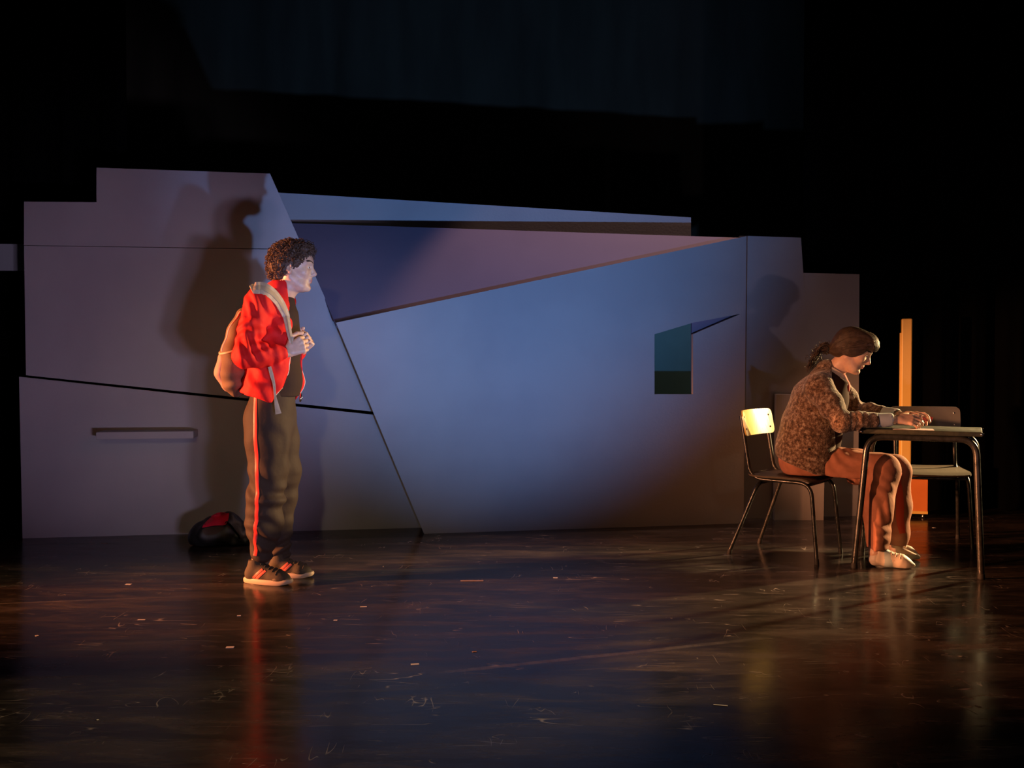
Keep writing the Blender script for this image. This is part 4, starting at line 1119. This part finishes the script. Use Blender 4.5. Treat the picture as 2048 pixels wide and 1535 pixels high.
# ---- hair combed back into a low ponytail, fringe forward
F = Field((1.62, 5.18, 1.00), (2.14, 5.62, 1.36), .0035)
F.ell(HW((-.016, 0, .046)), (.108, .086, .086), .01, 'u', HW.R); F.ell(HW((-.055, 0, .000)), (.070, .074, .066), .03, 'u', HW.R)
F.ell(HW((.052, 0, .082)), (.052, .068, .046), .03, 'u', HW.R); F.ell(HW((.086, 0, .066)), (.022, .050, .022), .03, 'u', HW.R)
F.ell(HW((.086, 0, -.004)), (.048, .085, .052), .010, 's', HW.R); F.ell(HW((.066, 0, -.062)), (.080, .10, .060), .012, 's', HW.R)
for s_ in (-1, 1):
    F.ell(HW((-.010, s_ * .074, .000)), (.046, .020, .036), .02, 'u', HW.R); F.ell(HW((.030, s_ * .066, .030)), (.030, .014, .030), .02, 'u', HW.R)
tie = HW((-.118, 0, -.052))
F.cone(HW((-.080, 0, -.022)), tie, .048, .020, .03)
hw = F.build('hair', M['hair_w'], wo, 1); hw['label'] = 'dark brown hair tied in a low ponytail'; hb = F.bvh
mb = MB(); Ri = np.linalg.inv(HW.R)
for i in range(330):
    s_ = rng.choice((-1, 1)); u0 = rng.uniform(0, 1)
    # start at the parting or hairline, end at the tie
    st_ = np.array((.085 - .11 * u0 ** 1.3, s_ * (.008 + .070 * rng.uniform(0, 1) ** .8), .115)); pts = []
    nS_ = 11
    for k in range(nS_):
        t = k / (nS_ - 1)
        c = st_ * (1 - t) + np.array((-.114, s_ * .006, -.050)) * t + np.array((-.030 * math.sin(math.pi * t), s_ * .060 * math.sin(math.pi * t), .050 * math.sin(math.pi * t) - .02 * t))
        w_ = HW(c); q = hb.find_nearest(Vector(w_)); nn = np.array(q[1])
        pts.append(tuple(np.array(q[0]) + nn * (.0006 + .0008 * math.sin(i + 3 * t))))
    mb.tube(pts, .0017, 4, False)
for i in range(150):  # sides, swept back over the ears
    s_ = rng.choice((-1, 1)); a0 = np.array((rng.uniform(.02, .085), s_ * .085, rng.uniform(-.005, .09))); pts = []
    for k in range(9):
        t = k / 8; c = a0 * (1 - t) + np.array((-.114, s_ * .008, -.050)) * t + np.array((0, s_ * .03 * math.sin(math.pi * t), -.004 * math.sin(math.pi * t)))
        q = hb.find_nearest(Vector(HW(c))); pts.append(tuple(np.array(q[0]) + np.array(q[1]) * .0009))
    mb.tube(pts, .0016, 4, False)
for i in range(130):   # fringe
    y_ = rng.uniform(-.055, .055); pts = []
    for k in range(7):
        t = k / 6
        c = np.array((.035 + .080 * t ** .8 - 5 * y_ * y_, y_ * (1 + .2 * t), .145 - .085 * t ** 1.5 - 2.5 * y_ * y_)); r_ = hb.find_nearest(Vector(HW(c))); pts.append(tuple(np.array(r_[0]) + np.array(r_[1]) * .0012 + rng.normal(size=3) * .0008))
    mb.tube(pts, [.0019, .002, .002, .0018, .0016, .0012, .0006], 4, False)
mb.build('strands', M['hair_w'], hw, True, world=True)
mb = MB()
for i in range(170):  # the tail: loose waves
    a_ = rng.uniform(0, 6.28); r0 = .020 * math.sqrt(rng.uniform(0, 1)); dy, dz = r0 * math.cos(a_), r0 * math.sin(a_)
    L_ = rng.uniform(.07, .118); pts = []; ph = rng.uniform(0, 6.28); fr = rng.uniform(9, 17); sp = rng.uniform(.6, 1.9)
    for k in range(12):
        t = k / 11
        pts.append(tuple(tie + np.array((-.85, .36, 0)) * L_ * t + np.array((0, 0, 1)) * (.034 * math.sin(t * 2.6) - .10 * t * t * (L_ / .11)) + HW.v((0, dy * (1 + sp * t), dz * (1 + sp * t))) + np.array((math.sin(fr * t + ph), math.cos(fr * t * .9 + ph), math.sin(fr * t * 1.1 + 2 * ph))) * .010 * t))
    mb.tube(pts, [.0024] * 10 + [.0016, .0006], 4, False)
for i in range(200):  # frizz
    t = rng.uniform(.1, 1); c = tie + np.array((-.85, .36, 0)) * .095 * t + np.array((0, 0, .034 * math.sin(t * 2.6) - .09 * t * t)) + rng.normal(size=3) * (.010 + .012 * t)
    n = rng.normal(size=3); n /= np.linalg.norm(n); u_ = np.cross(n, rng.normal(size=3)); u_ /= np.linalg.norm(u_); R_ = rng.uniform(.006, .013); w_ = np.cross(n, u_)
    mb.tube([tuple(c + u_ * R_ * math.cos(a_) + w_ * R_ * math.sin(a_) + n * .002 * a_) for a_ in np.linspace(0, rng.uniform(2.5, 6), 9)], [.0012] * 8 + [.0005], 4, False)
mb.build('ponytail', M['hair_w'], hw, True, world=True)
mb = MB()
for i in range(11):
    a_ = 6.28 * i / 11; c = tie + HW.v((-.004, .023 * math.cos(a_), .023 * math.sin(a_))); bm = bmesh.new(); bmesh.ops.create_uvsphere(bm, u_segments=12, v_segments=8, radius=.0085)
    mb.add([tuple(np.array(v.co) + c) for v in bm.verts], [[v.index for v in f.verts] for f in bm.faces]); bm.free()
mb.build('hair_tie', M['bead'], hw, True, world=True)['label'] = 'shiny beaded hair tie'
# ---- rust trousers
F = Field((1.42, 5.0, .06), (2.30, 5.95, .80), .0065)
F.cone(hN - fw * .02 + up * .02, hF - fw * .02 + up * .02, .105, .105, .05)
F.chain([(hN + up * .005, .102), (hN + (kN - hN) * .5, .094), (kN + up * .005, .085)], .04)
F.chain([(hF + up * .005, .102), (hF + (kF - hF) * .5, .092), (kF + up * .005, .080)], .04)
F.chain([(kN - up * .01, .086), (kN + (aN - kN) * .45 - fw * .015, .088), (aN + up * .09 - fw * .005, .076), (aN + up * .02, .066)], .035)
F.chain([(kF - up * .01, .080), (kF + (aF - kF) * .45, .078), (aF + up * .09, .062), (aF + up * .03, .052)], .035)
F.plane((0, 0, -1), tuple(aN + up * .018))
# flatten where she sits
F.fn(lambda D, x, y, z: np.where((x < 1.93), np.maximum(D, .4665 - z), D))
F.fn(waves(.0020, (24, 24, 5), (.3, .5), seed=41)); F.fn(waves(.0028, (75, 75, 5), (.15, .6), seed=42))
F.fn(local_folds(tuple(kN + (-.06, -.07, -.06)), .07, .004, (.9, 0, .7), 120, 2)); F.fn(local_folds(tuple(aN + up * .05), .05, .004, (.4, 0, 1), 150, 5))
F.fn(local_folds(tuple(hN + fw * .12 + up * .05 + rt * .05), .10, .006, (1, 0, .7), 110, 6)); F.fn(local_folds(tuple(hN + fw * .27 + rt * .07), .10, .005, (.55, 0, 1), 100, 9))
F.fn(local_folds(tuple(kN + (aN - kN) * .45 + rt * .06), .10, .0045, (.8, -.2, .5), 95, 12)); F.fn(local_folds(tuple(kN + (aN - kN) * .75 + rt * .05), .07, .005, (.5, 0, 1), 105, 15))
F.fn(lambda D, x, y, z: np.where((x < 1.88), np.maximum(D, .4665 - z), D))
pw = F.build('trousers', M['pants_w'], wo, 1); pb = F.bvh; pw['label'] = 'rust-pink trousers with red side panel'
# red panel down the front of the far shin
pth = [(2.1258, 5.33, 0.4975), (2.1267, 5.33, 0.3876), (2.1291, 5.34, 0.2623), (2.1394, 5.35, 0.1641)]
ribbon('side_panel', pth, .045, .002, M['lining'], pw, pb, .001, widths=[.02, .042, .045, .036])
# ---- shirt under the cardigan
F = Field((1.60, 5.10, .58), (2.10, 5.75, 1.16), .0055)
F.chain([(nk - up * .045 + fw * .01, .085), ((1.7776, 5.49, 0.8888) , .105), ((1.746, 5.52, 0.7175), .115), ((1.7506, 5.55, 0.5869), .115)], .04, sc=(1, 1.15, 1))
F.plane(tuple(fw * .75 + up), tuple(nk + fw * .03 + up * -.012))
F.fn(waves(.0025, (30, 30, 30), seed=51))
shb = F.build('shirt', mat('dark_wine_cotton', (.04, .018, .013), .9, spec=.1), wo, 1)
# open shirt collar: two folded points
for sg in (-1, 1):
    c0 = nk + fw * -.035 + rt * sg * .052 + up * .022; pts = []
    pth = [c0, nk + rt * sg * .066 + fw * .01 + up * .004, nk + rt * sg * .050 + fw * .060 - up * .035, nk + rt * sg * .030 + fw * .085 - up * .078]
    ribbon('shirt_collar', [tuple(p) for p in pth], .034, .004, M['cream'], shb, None, norm=tuple(rt * sg * .85 + fw * .5 + up * .35), widths=[.026, .036, .040, .014], n=5)
G2 = Field((1.80, 5.20, .90), (2.02, 5.60, 1.12), .004)
G2.chain([(nk + fw * .050 - up * .035, .026), (nk + fw * .075 - up * .080, .022), (nk + fw * .085 - up * .105, .012)], .02, sc=(1, 1.2, 1)); G2.fn(waves(.002, (50, 50, 40), seed=3))
G2.build('scarf', M['red_cloth'], wo, 1)['label'] = 'brick-red cloth at the throat'
# ---- cardigan
F = Field((1.38, 4.98, .47), (2.22, 5.95, 1.16), .0062)
F.chain([(nk - up * .085 - fw * .02, .105), ((1.7212, 5.49, 0.8888), .135), ((1.6891, 5.52, 0.7458), .150), ((1.6793, 5.56, 0.6146), .158), ((1.6829, 5.57, 0.5277), .160)], .05, sc=(1, 1.2, 1))
F.cone(nk - up * .07, sN, .085, .075, .05); F.cone(nk - up * .07, sF, .085, .072, .05)
F.cone(nk - fw * .03 - up * .03, nk - fw * .02 + up * .002, .075, .066, .03)
# hem slopes down to the front, front is open
F.plane(tuple(-up * 1.0 - fw * .36), (1.6044, 5.42, 0.5124))
F.plane(tuple(fw * 1.0 + up * .05), tuple(np.array((1.7971, 5.4, 0.6702))), 0)
F.cone(nk - up * .10 + fw * .02, nk + fw * .10 + up * .10, .066, .07, .01, 's')
F.cone((1.8043, 5.46, 0.8899), (1.8206, 5.5, 0.4641), .085, .10, .01, 's', sc=(1, .8, 1))
for (S_, E_, W_, r_) in ((sN, eN, wN, 1.0), (sF, eF, wF, .95)):
    F.chain([(S_, .075 * r_), (S_ + (E_ - S_) * .5, .068 * r_), (E_ - (0, 0, .004), .055 * r_), (E_ + (W_ - E_) * .30, .050 * r_), (E_ + (W_ - E_) * .54, .046 * r_)], .03)
    F.cone(E_ + (W_ - E_) * .50, E_ + (W_ - E_) * .75, .030, .030, 0, 's')
F.fn(lambda D, x, y, z: np.where((y < 5.42) & (x > 1.84), np.maximum(D, .7555 - z), D))
F.fn(waves(.0035, (20, 18, 14), seed=61)); F.fn(waves(.0009, (120, 120, 120), seed=62))
fx = (wN - eN) / np.linalg.norm(wN - eN); ax = (eN - sN) / np.linalg.norm(eN - sN)
F.fn(local_folds(tuple(eN + fx * .07), .06, .005, fx, 170, 1)); F.fn(local_folds(tuple(sN + ax * .12 + (-.06, -.02, -.03)), .09, .006, (.5, 0, 1), 90, 2))
F.fn(local_folds(tuple(eF + (wF - eF) * .15), .08, .007, fx, 130, 3))
cd = F.build('cardigan', M['knit'], wo, 1); cd['label'] = 'brown mottled bouclé cardigan'; cb_ = F.bvh
q = cb_.ray_cast(Vector((1.6363, 5, 0.6249)), Vector((0, 1, 0)))
if q[0] is not None: MB().tube([tuple(q[0] + Vector((0, .002, 0))), tuple(q[0] - Vector((0, .004, 0)))], .007, 12).build('button', M['bead'], cd, True, world=True)
# shirt cuffs turned back at the wrists
for (E_, W_) in ((eN, wN), (eF, wF)):
    d = (W_ - E_); F = Field(tuple(np.minimum(E_, W_) - .06), tuple(np.maximum(E_, W_) + .06), .0038)
    F.cone(E_ + d * .52, E_ + d * .83, .0385, .0365, 0); F.cone(E_ + d * .70, E_ + d * 1.1, .029, .031, 0, 's')
    F.fn(waves(.0015, (60, 60, 60), seed=71)); F.fn(lambda D, x, y, z: np.maximum(D, .7535 - z))
    F.build('shirt_cuff', M['shirt'], wo, 1)
# ---- shoes
def pump(heel, toe, parent):
    h = np.array(heel, float); t = np.array(toe, float); d = t - h; L = np.linalg.norm(d); d /= L; z = up
    lo = np.minimum(h, t) - .07; hi = np.maximum(h, t) + .07
    F = Field((lo[0], lo[1], .0), (hi[0], hi[1], .16), .0038)
    F.chain([(h + d * .035 + z * .040, .033), (h + d * .10 + z * .040, .034), (h + d * .165 + z * .036, .036), (h + d * (L - .055) + z * .026, .027), (h + d * (L - .02) + z * .018, .012)], .022)
    F.cone(h + d * .040 + z * .05, h + d * .052 + z * .088, .032, .032, .02); F.cone(h + d * .085 + z * .075, h + d * (L - .09) + z * .042, .026, .020, .02)
    F.cone(h + d * .050 + z * .100, h + d * .060 + z * .14, .030, .034, .004, 's'); F.plane((0, 0, -1), (0, 0, .002))
    o = F.build('shoe', M['shoe_w'], parent, 1); o.data.materials.append(M['shoe_w2'])
    off = np.array(parent.location)
    for p in o.data.polygons:
        c = np.array(p.center) + off; u = (c - h) @ d
        if .080 < u < .115 - .25 * (c[2] - .05): p.material_index = 1
    mb = MB()
    for i in range(3):
        c0 = h + d * (.115 + .022 * i) + z * (.082 - .012 * i); n = np.cross((0, 0, 1), d); pts = []
        for a_ in np.linspace(-1, 1, 7):
            c = c0 + n * .020 * a_ - z * .012 * a_ * a_; r_ = F.bvh.find_nearest(Vector(c)); pts.append(tuple(r_[0] + r_[1] * .0012))
        mb.tube(pts, .0022, 6)
    mb.build('laces', M['shoe_w'], o, True, world=True)
pump((1.9248, 5.2488, 0), (2.1631, 5.1848, 0), wo)
pump((2.0644, 5.507, 0), (2.2841, 5.409, 0), wo)
# ---- sheet of paper and red card under her hands
pa = MB().box((0, 0, .0006), (.20, .13, .0012)).build('paper_sheet', mat('off_white_paper', (.50, .40, .40), .8))
pa.location = (2.1166, 5.14, 0.7491); pa.rotation_euler = (0, 0, math.radians(-20)); tag(pa, 'thin pinkish sheet of paper lying on the table under her hands', 'paper')
rc = MB().box((0, 0, 0), (.052, .036, .003), .001).build('red_card', mat('red_glossy_card', (.55, .06, .06), .35))
rc.location = (2.2305, 5.235, 0.8018); rc.rotation_euler = (math.radians(55), math.radians(22), math.radians(-25)); tag(rc, 'small red card held between the seated woman\'s fingers', 'card')
